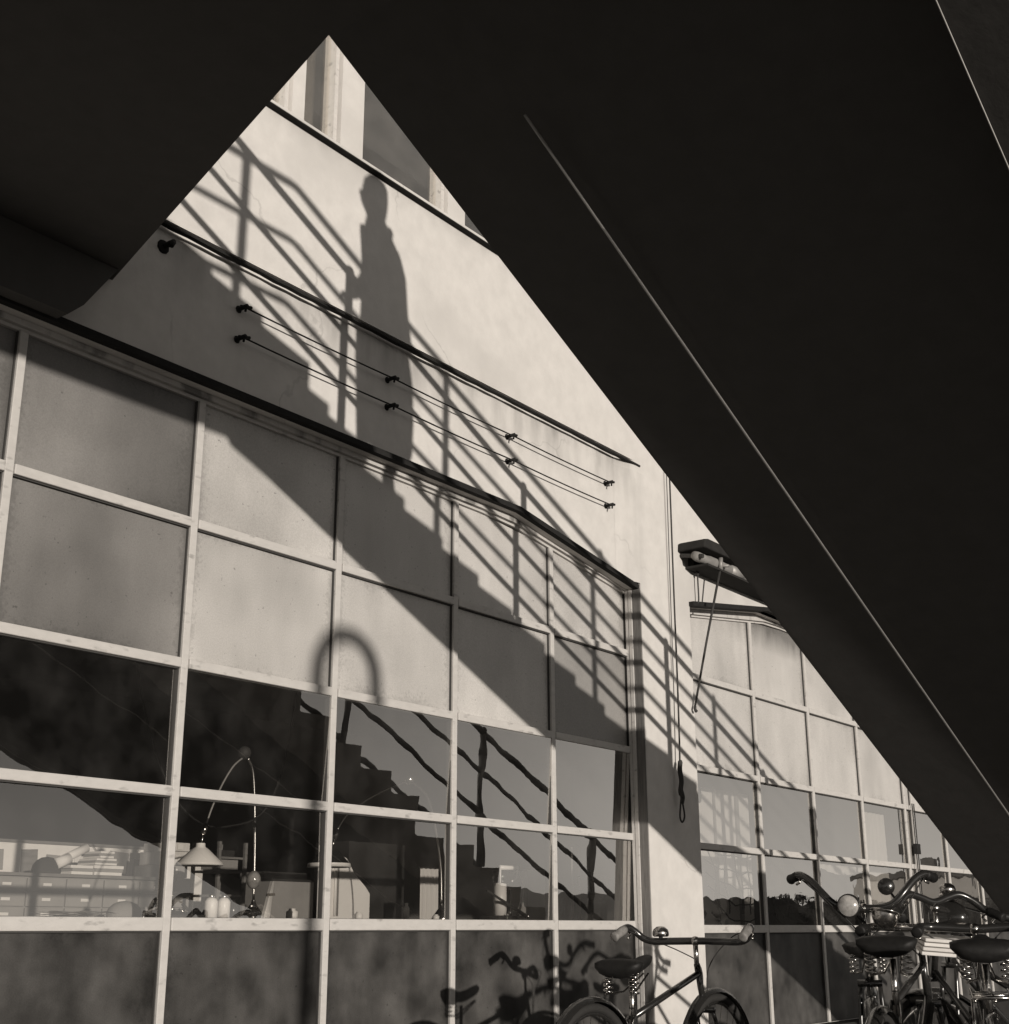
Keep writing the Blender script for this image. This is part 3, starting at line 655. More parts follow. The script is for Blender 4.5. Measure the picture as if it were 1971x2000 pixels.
# enlarger-like apparatus
t = thing('apparatus', 'bench apparatus with a pale column, a bracketed head and a curved hose', 'apparatus', q(1.48, 1.10, BT))
sub_of(t, MB().qbox(1.462, 1.525, 1.09, 1.12, BT, BT+.006), 'base', M['dark'], bevel=.004)
sub_of(t, MB().tube([q(1.4789, 1.10, .016), q(1.4789, 1.10, .064)], .040, 22), 'column', M['white'], smooth=True)
sub_of(t, MB().tube([q(1.4800, 1.10, .060), q(1.4800, 1.10, .0745)], [.048, .055], 22).ball(q(1.480, 1.10, .062), .05, 16, (1, 1, .5)), 'head', M['black'], smooth=True)
hb = MB(); hb.tube([q(1.4625, 1.088, .0790), q(1.5015, 1.088, .0795)], .014, 10)
hb.tube([q(1.4633, 1.088, .0795), q(1.4630, 1.088, .058)], .006, 8); hb.tube(curve([q(1.5010, 1.088, .0795), q(1.5000, 1.088, .068), q(1.489, 1.088, .062)], 4), .006, 8)
sub_of(t, hb, 'bracket', M['white'], smooth=True)
sub_of(t, MB().tube(curve([q(1.500, 1.10, .0775), q(1.5214, 1.10, .073), q(1.5316, 1.10, .0526), q(1.5221, 1.10, .0231), q(1.516, 1.10, .019)], 7), .0068, 8), 'hose', M['rubber'], smooth=True)
sub_of(t, MB().tube([q(1.4309, 1.085, .0491), q(1.515, 1.085, .0185)], [.006, .013], 8), 'lever', M['dark'], smooth=True)
for x in (1.503, 1.5147): sub_of(t, MB().tube([q(x, 1.11, BT+.006), q(x, 1.11, .052)], .010 if x > 1.51 else .016, 12), 'cylinder', M['rubber'] if x > 1.51 else M['dark'], smooth=True)
for x, z in ((1.474, .019), (1.479, .022), (1.4725, .0155), (1.52, .0178)): sub_of(t, MB().ball(q(x, 1.084, z), .009, 10), 'knob', M['brass'], smooth=True)

# filing drawers and what lies on top
FY = 1.60
t = thing('filing_drawers', 'low bank of grey filing drawers with white label cards', 'drawers', q(1.2, FY, -.2))
sub_of(t, MB().qbox(.98, 1.345, FY+.004, FY+.12, -.2, .070), 'carcass', M['card'])
sub_of(t, MB().qbox(.975, 1.350, FY-.004, FY+.12, .0705, .0745), 'top_board', M['midwood'])
for c in range(6):
    for r in range(3):
        x = 1.1315+(c-2)*.062; z = .0595-.019*r
        d = sub_of(t, MB().qbox(x-.030, x+.030, FY, FY+.0035, z-.0088, z+.0088), 'drawer', M['card'], bevel=.004)
        l = MB().qbox(x-.0065, x+.0065, FY-.0012, FY-.0002, z-.0016, z+.0022).mk('label_card', M['paper'], d); l.matrix_parent_inverse = d.matrix_parent_inverse.copy() if False else Matrix.Identity(4)
        l.parent = d; l.matrix_parent_inverse = (Matrix.Translation(t.location) @ d.matrix_parent_inverse).inverted()
t = thing('pin_board', 'pale board on the wall behind the filing drawers', 'board', q(1.2, 1.74, .1))
sub_of(t, MB().qbox(1.0, 1.52, 1.735, 1.742, .03, .122), 'board', M['paper'])
sub_of(t, MB().qbox(1.0, 1.52, 1.731, 1.7345, .122, .126), 'batten', M['midwood'])
t = thing('paper_roll', 'long pale paper roll propped over bundles on the filing drawers', 'paper roll', q(1.17, 1.62, .09))
sub_of(t, MB().tube([q(1.165, 1.62, .094), q(1.205, 1.62, .112)], .028, 12).tube([q(1.150, 1.61, .088), q(1.170, 1.61, .096)], .034, 12), 'roll', M['paper'], smooth=True)
for k, (x0, x1, z0, z1) in enumerate(((1.175, 1.212, .075, .0875), (1.212, 1.262, .075, .0885), (1.215, 1.252, .089, .098), (1.22, 1.245, .0985, .108))):
    t = thing('paper_bundle', ['left low pale bundle of papers on the filing drawers', 'widest pale bundle of papers under a leaning stack on the drawers', 'middle bundle of the leaning stack on the drawers', 'topmost small bundle of the leaning stack on the drawers'][k], 'papers', q((x0+x1)/2, 1.62, z0), 'paper bundles on the filing drawers')
    for j in range(3):
        zz = z0+(z1-z0)*j/3; sub_of(t, MB().qbox(x0+random.uniform(-.002, .002), x1+random.uniform(-.003, .003), 1.61, 1.65, zz+.0003, zz+(z1-z0)/3), 'sheaf', M['paper'] if j != 1 else M['card'])
t = thing('round_basket', 'dark round-topped basket at the left end of the filing drawers', 'basket', q(1.135, 1.62, .0747))
sub_of(t, MB().ball(q(1.142, 1.62, .079), .10, 16, (1, .7, .85)), 'basket', M['dark'], smooth=True)
for k, (x0, x1, z0, z1) in enumerate(((1.330, 1.372, .093, .1125), (1.336, 1.374, .113, .1255), (1.322, 1.372, .0748, .0925))):
    t = thing('card_box', ['pale card box with a white label behind the lamp shade', 'topmost pale card box behind the lamp shade', 'lowest card box behind the lamp shade'][k], 'box', q(x0, 1.60, z0), 'card boxes stacked behind the lamp')
    sub_of(t, MB().qbox(x0, x1, 1.60, 1.66, z0, z1), 'box', M['card' if k == 2 else 'linen'], bevel=.004)
    sub_of(t, MB().qbox((x0+x1)/2-.005, (x0+x1)/2+.005, 1.5985, 1.5997, (z0+z1)/2-.004, (z0+z1)/2+.004), 'label_card', M['paper'])
# box stand below the boxes
t = thing('cupboard', 'plain cupboard carrying the pale card boxes', 'cupboard', q(1.36, 1.6, -.2))
sub_of(t, MB().qbox(1.3515, 1.385, 1.60, 1.70, -.2, .0745), 'body', M['card'])
# open rack
t = thing('open_rack', 'slim open rack with a few boards, books and a dark jug', 'rack', q(1.276, 1.4, -.2))
for x in (1.253, 1.300):
    for y in (1.40, 1.45): sub_of(t, MB().qbox(x-.0022, x+.0022, y-.002, y+.002, -.2, .1147), 'post', M['midwood'])
for z in (.094, .0765, .045, .018): sub_of(t, MB().qbox(1.251, 1.302, 1.402, 1.452, z-.0014, z+.0014), 'shelf', M['midwood'])
sub_of(t, MB().qbox(1.258, 1.292, 1.405, 1.44, .079, .0915), 'box', M['card']); sub_of(t, MB().qbox(1.26, 1.285, 1.405, 1.44, .0956, .104), 'box', M['dark'])
# crate with dark lid
t = thing('crate', 'grey stippled crate under a dark lid beside the third glazing bar', 'crate', q(1.39, 1.4, -.2))
sub_of(t, MB().qbox(1.352, 1.4345, 1.40, 1.46, -.2, .066), 'body', M['card']); sub_of(t, MB().qbox(1.350, 1.436, 1.398, 1.462, .0662, .0695), 'lid', M['dark'])
sub_of(t, MB().qbox(1.350, 1.436, 1.415, 1.462, .0697, .079), 'books', M['midwood'])
# white cupboard
t = thing('white_cupboard', 'white panelled cupboard standing in sunlight inside the near window', 'cupboard', q(1.50, 1.4, -.2))
sub_of(t, MB().prism([(1.4395, -.2), (1.538, -.2), (1.538, .052), (1.528, .062), (1.503, .080), (1.488, .100), (1.4395, .118)], 1.385, 1.397), 'body', M['white'])
sub_of(t, MB().tube([q(1.462, 1.3835, .02), q(1.462, 1.3835, .107)], .010, 8), 'edge_bead', M['white'], smooth=True)
sub_of(t, MB().tube([q(1.468, 1.3835, .02), q(1.468, 1.3835, .105)], .006, 8), 'edge_bead', M['card'], smooth=True)
# curtain
def curtain(x0, x1, y, z0, z1, folds, amp, lab, m=M['linen'], sag=0):
    t = thing('curtain', lab, 'curtain', q(x0, y, z0)); V = []; nx, nz = folds*8, 8
    for i in range(nx+1):
        for j in range(nz+1):
            u_ = i/nx; v_ = j/nz; zb = z0-sag*4*u_*(1-u_)
            V.append(q(x0+(x1-x0)*u_, y+amp*math.sin(u_*folds*2*math.pi+.4*math.sin(3*u_))*(1-.3*v_), zb+(z1-zb)*v_))
    F = [(i*(nz+1)+j, (i+1)*(nz+1)+j, (i+1)*(nz+1)+j+1, i*(nz+1)+j+1) for i in range(nx) for j in range(nz)]
    o = link('cloth', V, F, m, t, True); o.matrix_parent_inverse = Matrix.Translation(-t.location)
    sub_of(t, MB().tube([q(x0-.005, y, z1+.001), q(x1+.005, y, z1+.001)], .006, 8), 'rail', M['dark'])
curtain(1.672, 1.716, 1.40, -.05, .0935, 4, .004, 'narrow pale pleated curtain behind the second lamp')
t = thing('dark_cabinet', 'tall black cabinet between the white cupboard and the pleated curtain', 'cabinet', q(1.6, 1.42, -.2))
sub_of(t, MB().qbox(1.5385, 1.668, 1.43, 1.5, -.2, .13), 'body', M['dark']); sub_of(t, MB().ball(q(1.545, 1.425, .036), .02, 10), 'knob', M['dark'])
# right-hand side of the near window: pale screen, rods, coil of wire, big bottle
t = thing('pale_screen', 'pale folding screen catching rail shadows behind the apparatus', 'screen', q(1.98, 1.4, -.2))
sub_of(t, MB().qbox(1.905, 1.960, 1.40, 1.408, -.2, .098), 'leaf', M['paper']); sub_of(t, MB().qbox(1.9615, 2.016, 1.40, 1.408, -.2, .101), 'leaf', M['paper'])
t = thing('twin_rods', 'two thin upright white rods near the end of the near window', 'rods', q(2.11, 1.4, -.2))
for x in (2.103, 2.1255): sub_of(t, MB().tube([q(x, 1.4, -.2), q(x, 1.4, .145)], .0095, 8), 'rod', M['white'], smooth=True)
t = thing('big_bottle', 'large dark bottle on the floor stand behind the apparatus', 'bottle', q(2.03, 1.38, -.2))
sub_of(t, MB().lathe([(0, 0), (.10, 0), (.11, .9), (.09, 1.16), (.04, 1.25), (.03, 1.33), (0, 1.33)], q(2.035, 1.38, -.2), (0, 0, 1), 20), 'body', M['black'], smooth=True)
t = thing('wire_coil', 'loose hanging coils of dark wire behind the last panes of the near window', 'wire coil', q(2.17, 1.4, .07))
for k, (rx, rz, ox, oz, ph) in enumerate(((.055, .016, 2.175, .092, 0), (.050, .020, 2.18, .083, .5), (.028, .022, 2.168, .072, 1.1), (.040, .012, 2.13, .078, 2))):
    pts = [q(ox+rx*math.cos(a_), 1.40+.02*math.sin(a_*2+ph), oz+rz*math.sin(a_)) for a_ in [i*2*math.pi/24 for i in range(25)]]
    sub_of(t, MB().tube(pts, .0045, 6), 'coil', M['black_and_shade'], smooth=True)
sub_of(t, MB().tube(curve([q(2.195, 1.39, .095), q(2.205, 1.39, .06), q(2.19, 1.39, .02), q(2.18, 1.39, -.2)], 5), [.006]*5+[.03]*11, 10), 'stand', M['dark'], smooth=True)

# behind the far window
t = thing('white_cupboard', 'white cupboard close behind the first pane of the far window, striped by rail shadows', 'cupboard', q(1.98, 1.09, -.2))
sub_of(t, MB().qbox(1.990, 2.195, 1.085, 1.15, -.2, .228), 'body', M['white'])
sub_of(t, MB().qbox(2.140, 2.150, 1.081, 1.0845, -.2, .232), 'moulding', M['card']); sub_of(t, MB().qbox(2.060, 2.064, 1.081, 1.0845, -.2, .232), 'moulding', M['card'])
t = thing('hanging_disc', 'dark round disc hanging at the left of the far window', 'disc', q(1.945, 1.05, .2))
sub_of(t, MB().lathe([(0, 0), (.062, 0), (.062, .012), (0, .012)], q(1.938, 1.045, .207), (.3, -1, 0), 22), 'disc', M['dark'], smooth=True)
sub_of(t, MB().tube([q(1.938, 1.047, .22), q(1.938, 1.047, .33)], .002, 5), 'string', M['dark'])
t = thing('string_net', 'drooping string net hung inside the lower panes of the far window', 'net', q(2.1, 1.03, .1))
nb = MB()
for k in range(6):
    zc = .122-.019*k
    nb.tube([q(1.93+.45*u_/20, 1.03+.004*math.sin(u_*.9+k), zc-(.010+.006*k)*abs(math.sin(math.pi*u_/10))+.002*math.sin(u_*2.1+k)) for u_ in range(21)], .0055, 5)
for k in range(17):
    x = 1.935+.0275*k
    nb.tube([q(x+.004*math.sin(k*1.7+j*.7)+(.004*j if k % 3 == 0 else 0), 1.03+.003*math.cos(j+k), .124-.0125*j) for j in range(9)], .0050, 5)
o = sub_of(t, nb, 'net', M['black_and_shade'])
curtain(2.33, 2.54, 1.02, .108, .122, 6, .002, 'short pale cloth sagging along the rail of the far window', M['linen'], .012)
curtain(2.635, 2.745, 1.05, -.12, .226, 5, .003, 'long pale curtain at the left of the fourth pane of the far window')
t = thing('far_stove', 'dark cabinets and boxes standing deep behind the far window', 'cabinet', q(3.3, 1.4, -.2))
sub_of(t, MB().qbox(3.15, 3.40, 1.4, 1.5, -.2, .12), 'body', M['dark']); sub_of(t, MB().qbox(3.22, 3.36, 1.4, 1.48, .12, .16), 'box', M['dark']); sub_of(t, MB().qbox(3.52, 3.8, 1.3, 1.5, -.2, .16), 'body', M['dark'])
t = thing('sash_pole', 'pair of thin iron stay bars on the double upright of the far window', 'stay bars', q(2.75, .985, .1))
for x in (2.737, 2.747): sub_of(t, MB().tube([q(x, .985, .02), q(x, .985, .245)], .0055, 8), 'bar', M['rail'], smooth=True)
sub_of(t, MB().qbox(2.731, 2.752, .981, .9885, .145, .165), 'catch', M['black_and_shade'])

# ------------------------------------------------------------------ bicycles
def bicycle(az, rng, heading, lab, bar, zstem, saddle=True, lamp=None, bell=None, metal='chrome', rear=.62, zs=.86, carrier=False, grip='grip', springs=False, mirror=None):
    a = math.radians(az); O = Vector((rng*math.sin(a), rng*math.cos(a), 0))
    t = thing('bicycle', lab, 'bicycle', (O.x, O.y, 0), 'bicycles parked under the stair')
    h = math.radians(heading); F_ = Vector((math.sin(h), math.cos(h), 0)); R_ = Vector((math.cos(h), -math.sin(h), 0)); U_ = Vector((0, 0, 1))
    def W(f, r, z): return O + F_*f + R_*r + U_*z
    def sb(mb, nm, m, parent=t, **k):
        o = mb.mk(nm, m, parent, **k)
        o.matrix_parent_inverse = Matrix.Translation(-t.location)
        return o
    R0 = .335; fx, rx = .16, -.98+.08
    head_b = (-.0+.03, zstem-.22); bb = (-.50, .29); seat = (-rear, zs-.12)
    fr = MB(); tb = .0145
    for p0, p1 in (((.02, zstem-.14), (-rear+.01, zs-.20)), ((.045, zstem-.27), bb), ((-rear-.0, zs-.16), bb), ((.0, zstem-.10), (.055, zstem-.30))):
        fr.tube([W(p0[0], 0, p0[1]), W(p1[0], 0, p1[1])], tb, 10)
    for s_ in (-.055, .055):
        fr.tube([W(bb[0], s_*.5, bb[1]), W(rx, s_, R0)], .009, 8); fr.tube([W(-rear, s_*.3, zs-.20), W(rx, s_, R0)], .007, 8)
    sb(fr, 'frame', M['black'], smooth=True)
    fk = MB()
    for s_ in (-.05, .05): fk.tube(curve([W(.055, s_*.8, zstem-.30), W(.09, s_, .5), W(fx, s_, R0)], 4), .010, 8)
    fk.tube([W(.055, -.05, zstem-.30), W(.055, .05, zstem-.30)], .014, 8)
    sb(fk, 'fork', M['black'], smooth=True)
    for wx in (fx, rx):
        n = 40; c = W(wx, 0, R0)
        ring = [c + F_*(R0-.02)*math.cos(2*math.pi*i/n) + U_*(R0-.02)*math.sin(2*math.pi*i/n) for i in range(n+1)]
        ty = sb(MB().tube(ring, .019, 8, cap=False), 'wheel', M['rubber'], smooth=True)
        ring2 = [c + (p_-c)*.93 for p_ in ring]
        def ss(mb, nm, m):
            o = mb.mk(nm, m, ty, smooth=True); o.matrix_parent_inverse = Matrix.Identity(4) @ (Matrix.Translation(t.location) @ ty.matrix_parent_inverse).inverted(); return o
        ss(MB().tube(ring2, .010, 6, cap=False), 'rim', M[metal])
        sk = MB()
        for i in range(28):
            an = 2*math.pi*i/28; an2 = an + (.5 if i % 2 else -.5)
            sk.tube([c + F_*.02*math.cos(an2) + U_*.02*math.sin(an2) + R_*(.025 if i % 4 < 2 else -.025), c + F_*(R0-.045)*math.cos(an) + U_*(R0-.045)*math.sin(an)], .0012, 4)
        ss(sk, 'spokes', M['chrome']); ss(MB().tube([c-R_*.045, c+R_*.045], .017, 10), 'hub', M[metal])
        a0, a1 = (20, 200) if wx == rx else (10, 165)
        V = []; FF = []
        for i in range(19):
            an = math.radians(a0+(a1-a0)*i/18)
            for sx, dr in ((-.028, -.012), (-.016, .004), (0, .009), (.016, .004), (.028, -.012)):
                V.append(c + F_*(R0+.015+dr)*math.cos(an) + U_*(R0+.015+dr)*math.sin(an) + R_*sx)
        for i in range(18):
            for j in range(4): FF.append((i*5+j, i*5+j+1, (i+1)*5+j+1, (i+1)*5+j))
        sb(MB().add(V, FF), 'mudguard', M['black'], smooth=True)
    sb(MB().lathe([(.0, 0), (.085, 0), (.09, .004), (0, .004)], W(bb[0], .05, bb[1]), R_, 24), 'chainring', M['chrome'])
    for s_, dz in ((.085, -1), (-.085, 1)):
        c = sb(MB().tube([W(bb[0], s_*.9, bb[1]), W(bb[0]+.09*dz, s_, bb[1]+.14*dz)], .009, 8), 'crank', M['chrome'], smooth=True)
        p_ = W(bb[0]+.09*dz, s_*1.6, bb[1]+.14*dz); pm = MB()
        pm.tube([p_-R_*.045-F_*.03, p_+R_*.045-F_*.03], .010, 6); pm.tube([p_-R_*.045+F_*.03, p_+R_*.045+F_*.03], .010, 6); pm.tube([p_-R_*.05, p_+R_*.05], .007, 6)
        sb(pm, 'pedal', M['rubber'], smooth=True)
    # bars
    sb(MB().tube([W(.0, 0, zstem-.12), W(-.005, 0, zstem-.004)], .0115, 12).ball(W(-.004, 0, zstem), .022, 12), 'stem', M['chrome'], smooth=True)
    Lr = []
    for side in (-1, 1):
        pts = [W(f, side*r, z) for r, f, z in bar]; Lr.append(pts)
    hb = sb(MB().tube(curve(list(reversed(Lr[0])) + Lr[1][1:], 6), .0165, 12), 'handlebar', M[metal], smooth=True)
    for side in (-1, 1):
        g0 = [W(f, side*r, z) for r, f, z in bar][-2:]; d_ = g0[1]-g0[0]
        sb(MB().tube([g0[0]+d_*.15, g0[0]+d_*.35, g0[0]+d_*.9, g0[1]+d_*.12, g0[1]+d_*.16], [.0185, .0215, .0195, .0225, .014], 12), 'grip', M[grip], smooth=True)
    for side in (-1, 1):
        g = [W(f, side*r, z) for r, f, z in bar][-2]
        lv = MB().tube(curve([g+U_*-.012, g+F_*.03+U_*-.03, (g*.6+W(bar[-1][1], side*bar[-1][0], bar[-1][2])*.4)+F_*.045+U_*-.035], 4), .0055, 6)
        sb(lv, 'brake_lever', M['chrome'], smooth=True)
        sb(MB().tube(curve([g+U_*-.012, W(.09, side*.13, zstem-.02+.03*side), W(.075, side*.02, zstem-.12), W(.06, side*.015, zstem-.30)], 7), .0028, 6), 'brake_cable', M['rubber'], smooth=True)
    if bell:
        r_, f_, z_ = bell
        sb(MB().tube([W(f_, r_, z_-.03), W(f_, r_, z_+.005)], .010, 8), 'bell_clamp', M['black'])
        sb(MB().lathe([(.0, .034), (.018, .032), (.034, .020), (.039, .006), (.038, -.008), (.032, -.013), (0, -.010)], W(f_, r_, z_+.012), (0, 0, 1), 20), 'bell', M['chrome'], smooth=True)
    if lamp:
        r_, f_, z_, rad, body = lamp
        c = W(f_, r_, z_); 
        sb(MB().lathe([(0, -.13), (rad*.35, -.12), (rad*.75, -.07), (rad*1.0, -.01), (rad*1.08, 0), (rad*1.08, .012), (rad*.98, .014)], c, F_, 24), 'headlamp', M[body], smooth=True)
        sb(MB().lathe([(0, .022), (rad*.6, .017), (rad*.97, .006)], c, F_, 24), 'lamp_glass', M['lens'], smooth=True)
        sb(MB().tube([c-F_*.05, W(.01, 0, zstem-.06)], .008, 8), 'lamp_bracket', M['black'])
    if mirror:
        r_, f_, z_ = mirror
        sb(MB().lathe([(0, 0), (.034, 0), (.036, .006), (.02, .012), (0, .013)], W(f_, r_, z_), -F_, 20).tube([W(f_, r_, z_-.0), W(f_-.02, r_-.03, z_-.045)], .005, 6), 'mirror', M['black'], smooth=True)
    if saddle:
        V = []; FF = []; ns = 13
        prof = [(-.14, .0, .078, .016), (-.125, .012, .108, .044), (-.09, .018, .116, .050), (-.05, .012, .092, .034), (0, .006, .060, .032), (.05, .014, .040, .032), (.10, .030, .034, .032), (.135, .038, .027, .028), (.150, .034, .012, .014)]
        for f, z, wd, th in prof:
            for j in range(ns):
                an = 2*math.pi*j/ns; cz = math.sin(an); V.append(W(-rear+f, wd*math.cos(an), zs + z + (th*.35*cz if cz > 0 else th*1.3*cz)))
        k = len(prof)
        for i in range(k-1):
            for j in range(ns): FF.append((i*ns+j, i*ns+(j+1) % ns, (i+1)*ns+(j+1) % ns, (i+1)*ns+j))
        FF += [tuple(range(ns)), tuple((k-1)*ns+j for j in range(ns-1, -1, -1))]
        sd = sb(MB().add(V, FF), 'saddle', M['leather'], smooth=True)
        sb(MB().tube([W(-rear, 0, zs-.25), W(-rear, 0, zs-.05)], .013, 10), 'seat_post', M['chrome'], smooth=True)
        for s_ in (-1, 1):
            sp_ = MB(); pts = [W(-rear-.085+.019*math.cos(i*.7), s_*.065+.019*math.sin(i*.7), zs-.105+.0022*i) for i in range(38)]
            sp_.tube(pts, .0038, 6)
            sb(sp_, 'spring', M['chrome'], smooth=True)
        sb(MB().tube([W(-rear-.10, -.07, zs-.108), W(-rear-.02, -.03, zs-.10), W(-rear+.12, -.012, zs-.03)], .0045, 6).tube([W(-rear-.10, .07, zs-.108), W(-rear-.02, .03, zs-.10), W(-rear+.12, .012, zs-.03)], .0045, 6), 'saddle_rail', M['chrome'])
    if carrier:
        cm = MB()
        for s_ in (-.06, 0, .06): cm.tube([W(-rear-.12, s_, zs-.13), W(-rear-.48, s_, zs-.15)], .006, 8)
        for f in (-.14, -.3, -.47): cm.tube([W(-rear+f, -.065, zs-.14), W(-rear+f, .065, zs-.14)], .006, 8)
        for s_ in (-.065, .065): cm.tube([W(-rear-.4, s_, zs-.145), W(rx, s_, R0)], .006, 8)
        sb(cm, 'carrier', M['chrome'], smooth=True)
    return t, W
# 1: heading along the wall, straight bar with swept-back pale grips
bicycle(61.3, 6.55, 90, 'black bicycle by the pale pier with a straight bar, pale grips and a round bell',
        [(0, 0, .900), (.12, 0, .899), (.22, .0, .898), (.270, -.015, .912), (.302, -.045, .945), (.320, -.085, .960), (.330, -.170, .922)],
        .900, bell=(-.185, 0, .920), rear=.58, zs=.800, metal='black')
# 2: facing the camera with high bars and a round pale lamp
t2, W2 = bicycle(68.0, 6.15, 248, 'bicycle facing the camera with high black curved bars and a pale round headlamp',
        [(0, 0, 1.035), (.07, .005, 1.037), (.125, .01, 1.055), (.170, .0, 1.100), (.215, -.03, 1.150), (.262, -.07, 1.178), (.300, -.15, 1.165)],
        1.035, saddle=True, lamp=(.060, .10, 1.045, .045, 'black'), rear=.62, zs=.86, grip='leather', mirror=(-.10, -.02, 1.125), metal='black')
o = MB().lathe([(0, -.055), (.030, -.050), (.050, -.025), (.056, 0), (.056, .006), (.066, .010), (.064, .016), (.050, .018), (0, .014)], W2(.09, -.085, 1.005), (.25, -.1, 1), 22).mk('carbide_lamp', M['chrome'], t2, smooth=True); o.matrix_parent_inverse = Matrix.Translation(-t2.location)
# 3: heading away, sprung saddle towards us, low straight bar and bullet lamp
bicycle(70.05, 6.10, 80, 'bicycle with a sprung black saddle and low straight chrome bar between the high-barred ones',
        [(0, 0, .955), (.10, 0, .957), (.17, -.01, .960), (.205, -.05, .957), (.215, -.13, .945)],
        .955, lamp=(.05, .09, .915, .060, 'chrome'), rear=.62, zs=.895, carrier=False, grip='leather')
# 4: high curved bar with a deep black lamp
bicycle(70.7, 6.55, 35, 'bicycle with a drooping dark bar and a deep black bell-mouthed headlamp at the right edge',
        [(0, 0, 1.065), (.07, 0, 1.085), (.13, -.005, 1.098), (.185, -.02, 1.075), (.235, -.05, 1.03), (.26, -.12, 1.0)],
        1.04, lamp=(.15, .12, .998, .088, 'black'), rear=.62, zs=.86, grip='leather', metal='black', saddle=False)
# 5: chrome bars and parcel of papers
t5, W5 = bicycle(71.4, 6.95, 300, 'rightmost bicycle with bright chrome handlebars arching up',
        [(0, 0, 1.095), (.055, 0, 1.10), (.10, -.01, 1.085), (.16, -.03, 1.04), (.20, -.07, 1.01), (.22, -.13, 1.0)],
        1.09, bell=(.03, .0, 1.115), rear=.62, zs=.87, grip='leather', metal='brass')
# bundle of papers wedged on a carrier
a = math.radians(70.95); Oc = Vector((5.9*math.sin(a), 5.9*math.cos(a), 0))
t = thing('newspaper_bundle', 'bundle of pale folded papers lying on a bicycle at the lower right', 'papers', (Oc.x, Oc.y, .86), None)
for k in range(4):
    bm = MB().box(-.10+.006*k, .045+.004*k, -.11, .11, .0+.016*k, .013+.016*k)
    o = bm.mk('folded_paper', M['paper'] if k % 2 == 0 else M['linen'], t, bevel=.003); o.rotation_euler = (.08, -.16, .5+.05*k)
bicycle(72.1, 5.75, 70, 'nearly hidden bicycle carrying the pale papers at the frame edge',
        [(0, 0, .95), (.10, 0, .955), (.17, -.01, .958), (.205, -.05, .955), (.215, -.12, .94)],
        .95, rear=.60, zs=.885, carrier=True, grip='leather', metal='black')

# ------------------------------------------------------------------ what the panes mirror: hedge, trees and houses across the yard
random.seed(21)
def leafmass(name, c, size, n, lab, cat, group=None, trunk=True):
    t = thing(name, lab, cat, (c[0], c[1], 0), group)
    V = []; F = []
    for i in range(n):
        while True:
            p = Vector((random.uniform(-1, 1), random.uniform(-1, 1), random.uniform(-1, 1)))
            if p.length < 1: break
        p = Vector((p.x*size[0], p.y*size[1], p.z*size[2]*(.8+.18*math.sin(p.x*9+c[0])+.10*math.sin(p.x*31)))) + Vector((0, 0, size[3]))
        if p.z < .05: p.z = .05
        r = random.uniform(.06, .16); a = Vector((random.gauss(0, 1), random.gauss(0, 1), random.gauss(0, 1))).normalized(); b = a.orthogonal().normalized(); c2 = a.cross(b)
        k = len(V); V += [p+b*r, p+c2*r*.6, p-b*r, p-c2*r*.6]; F.append((k, k+1, k+2, k+3))
    link('crown' if trunk else 'leaves', V, F, M['hedge'], t)
    if trunk: MB().tube([(0, 0, 0), (.1, 0, size[3]*.5), (0, .1, size[3])], [.22, .16, .08], 8).mk('trunk', M['dark'], t)
leafmass('hedge', (84, -17), (36, 1.5, 1.3, 1.5), 26000, 'long dark hedge across the yard, mirrored low in the far panes', 'hedge', None, trunk=False)
o = MB().box(-35, 35, -.8, .8, 0, 2.1).mk('branches', M['hedge'], bpy.data.objects['hedge'])
t = thing('far_house', 'plain rendered house with a tiled roof across the yard, mirrored in the far panes', 'house', (96, -24, 0))
MB().box(-4.5, 4.5, -4, 4, 0, 4.2).mk('wall', M['plaster2'], t)
MB().box(-4.9, 4.9, -4.4, 4.4, 4.2, 4.6).mk('roof', M['roof'], t)
MB().box(-2.4, -1.2, -.6, .6, 4.6, 5.6).mk('chimney', M['roof'], t)
for x in (-3, 0, 3): MB().box(x-.5, x+.5, 4.0, 4.04, 1.4, 2.9).mk('window', M['black'], t)

# goose-neck vent pipe in the yard: its soft shadow bends over the panes
t = thing('vent_pipe', 'goose-neck vent pipe in the yard whose soft arched shadow falls on the panes', 'vent pipe', q(.088, -1.0, ZG))
sub_of(t, MB().tube([q(.088, -1.0, ZG), q(.088, -1.0, .5045)] + [q(.1345-.0465*math.cos(math.pi*i/12), -1.0, .5045+.0465*math.sin(math.pi*i/12)) for i in range(1, 13)] + [q(.181, -1.0, .472)], .045, 14), 'pipe', M['rail'], smooth=True)
sub_of(t, MB().lathe([(0, 0), (.11, 0), (.10, .04), (.058, .05), (.058, .09)], q(.088, -1.0, ZG), (0, 0, 1), 18), 'foot', M['rail'], smooth=True)

# small clutter on the bench, the drawers and the rack
random.seed(31)
specs = [(.655, 1.09, 'ink bottle', 'squat dark ink bottle on the bench far left', .022, .045), (.700, 1.12, 'jar', 'glass jar of brushes on the bench near the paper heap', .028, .07), (.905, 1.15, 'jar', 'small nickel pot behind the tool tray', .02, .05),
         (1.005, 1.13, 'jar', 'low dark pot between the bottle and the goose-neck lamp', .025, .035), (1.095, 1.10, 'tin', 'grey tin right of the narrow white wedge', .03, .05), (1.225, 1.12, 'jar', 'short pale jar below the second lamp shade', .022, .04),
         (1.300, 1.11, 'bottle', 'thin dark bottle right of the white cupboard front', .017, .09), (1.345, 1.10, 'jar', 'little white cup beside the second lamp base', .02, .03), (1.555, 1.12, 'bottle', 'dark flask right of the curved hose', .03, .11), (1.600, 1.10, 'tin', 'grey tin near the end of the near window', .028, .06)]
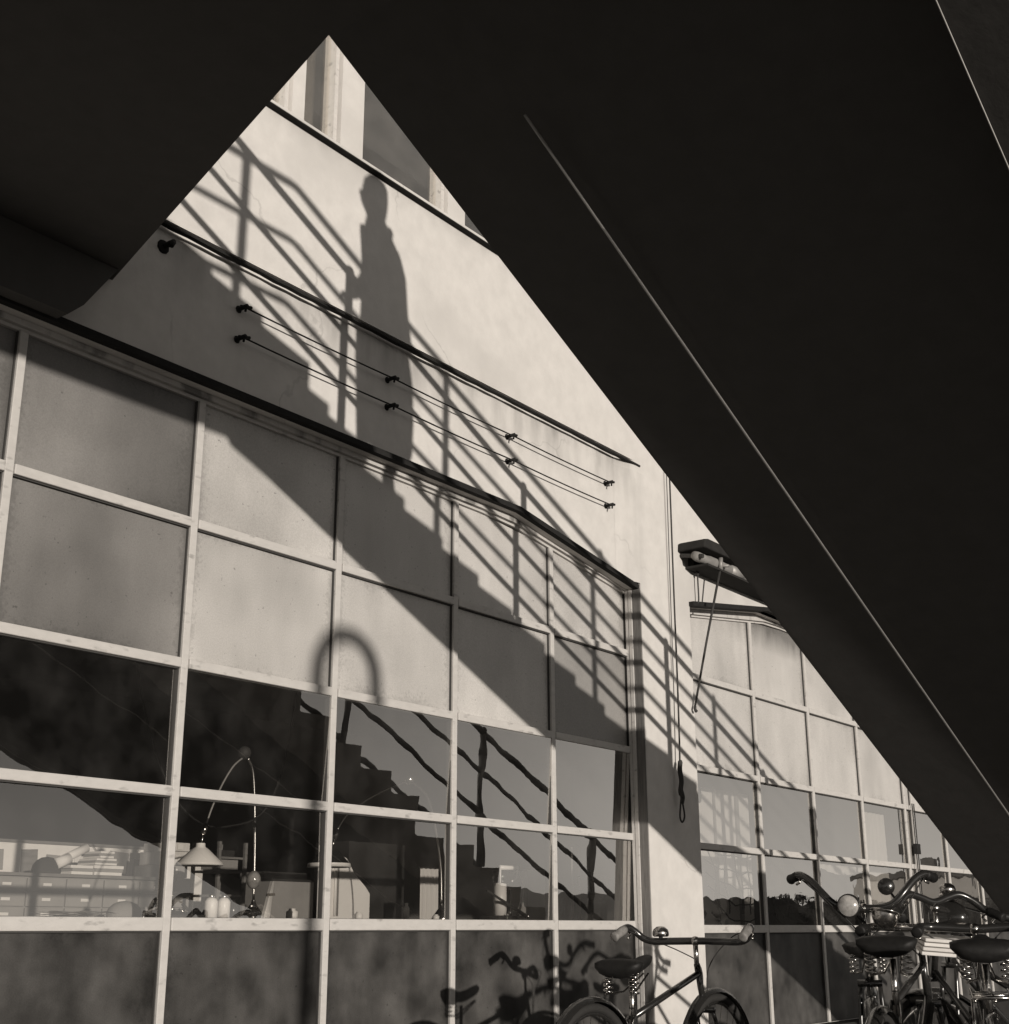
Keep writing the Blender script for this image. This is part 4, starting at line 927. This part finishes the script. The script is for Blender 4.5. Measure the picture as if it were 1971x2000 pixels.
for x, y, nm, lab, r, h in specs:
    t = thing(nm.replace(' ', '_'), lab, nm, q(x, y, BT))
    mm = M[random.choice(['dark', 'card', 'brass', 'black'])] if 'white' not in lab and 'pale' not in lab else M['white']
    sub_of(t, MB().lathe([(0, 0), (r, 0), (r*1.02, h*.7), (r*.55, h*.85), (r*.6, h), (0, h)], q(x, y, BT), (0, 0, 1), 14), 'body', mm, smooth=True)
    if 'brushes' in lab:
        for k in range(6): sub_of(t, MB().tube([q(x, y, BT+.004), q(x, y, BT)+Vector((random.uniform(-.05, .05), random.uniform(-.03, .03), .19+.03*random.random()))], .0028, 6), 'brush', M['midwood'])
t = thing('pinned_sheets', 'sheets of paper pinned unevenly on the pale board', 'papers', q(1.2, 1.73, .1))
for k in range(9):
    x = 1.03+.052*k+random.uniform(-.008, .008); z = .088+random.uniform(-.008, .012); w_ = random.uniform(.012, .02); h_ = random.uniform(.014, .022); an = random.uniform(-.12, .12)
    P = [(-w_, -h_), (w_, -h_), (w_, h_), (-w_, h_)]
    P = [(x+a*math.cos(an)-b*math.sin(an), z+a*math.sin(an)+b*math.cos(an)) for a, b in P]
    sub_of(t, MB().prism(P, 1.7325+.0002*k, 1.7327+.0002*k), 'sheet', M[['card', 'linen', 'card', 'midwood'][k % 4]])
t = thing('hanging_flex', 'slack dark cable looping down from the ceiling behind the near window', 'cable', q(1.2, 1.35, .4))
sub_of(t, MB().tube(curve([q(1.02, 1.35, .53), q(1.06, 1.35, .30), q(1.13, 1.35, .16), q(1.22, 1.35, .13), q(1.31, 1.35, .20), q(1.36, 1.35, .53)], 8), .006, 6), 'cable', M['black_and_shade'], smooth=True)
t = thing('stool', 'dark wooden stool with its round seat level with the bench', 'stool', q(1.18, 1.3, -.2))
sub_of(t, MB().lathe([(0, 0), (.17, 0), (.18, .02), (.17, .04), (0, .045)], q(1.18, 1.30, -.03), (0, 0, 1), 20), 'seat', M['midwood'], smooth=True)
for k in range(4):
    a_ = math.pi/4+k*math.pi/2; sub_of(t, MB().tube([q(1.18, 1.30, -.03)+Vector((.10*math.cos(a_), .10*math.sin(a_), 0)), q(1.18, 1.30, -.2)+Vector((.19*math.cos(a_), .19*math.sin(a_), 0))], .015, 8), 'leg', M['midwood'])
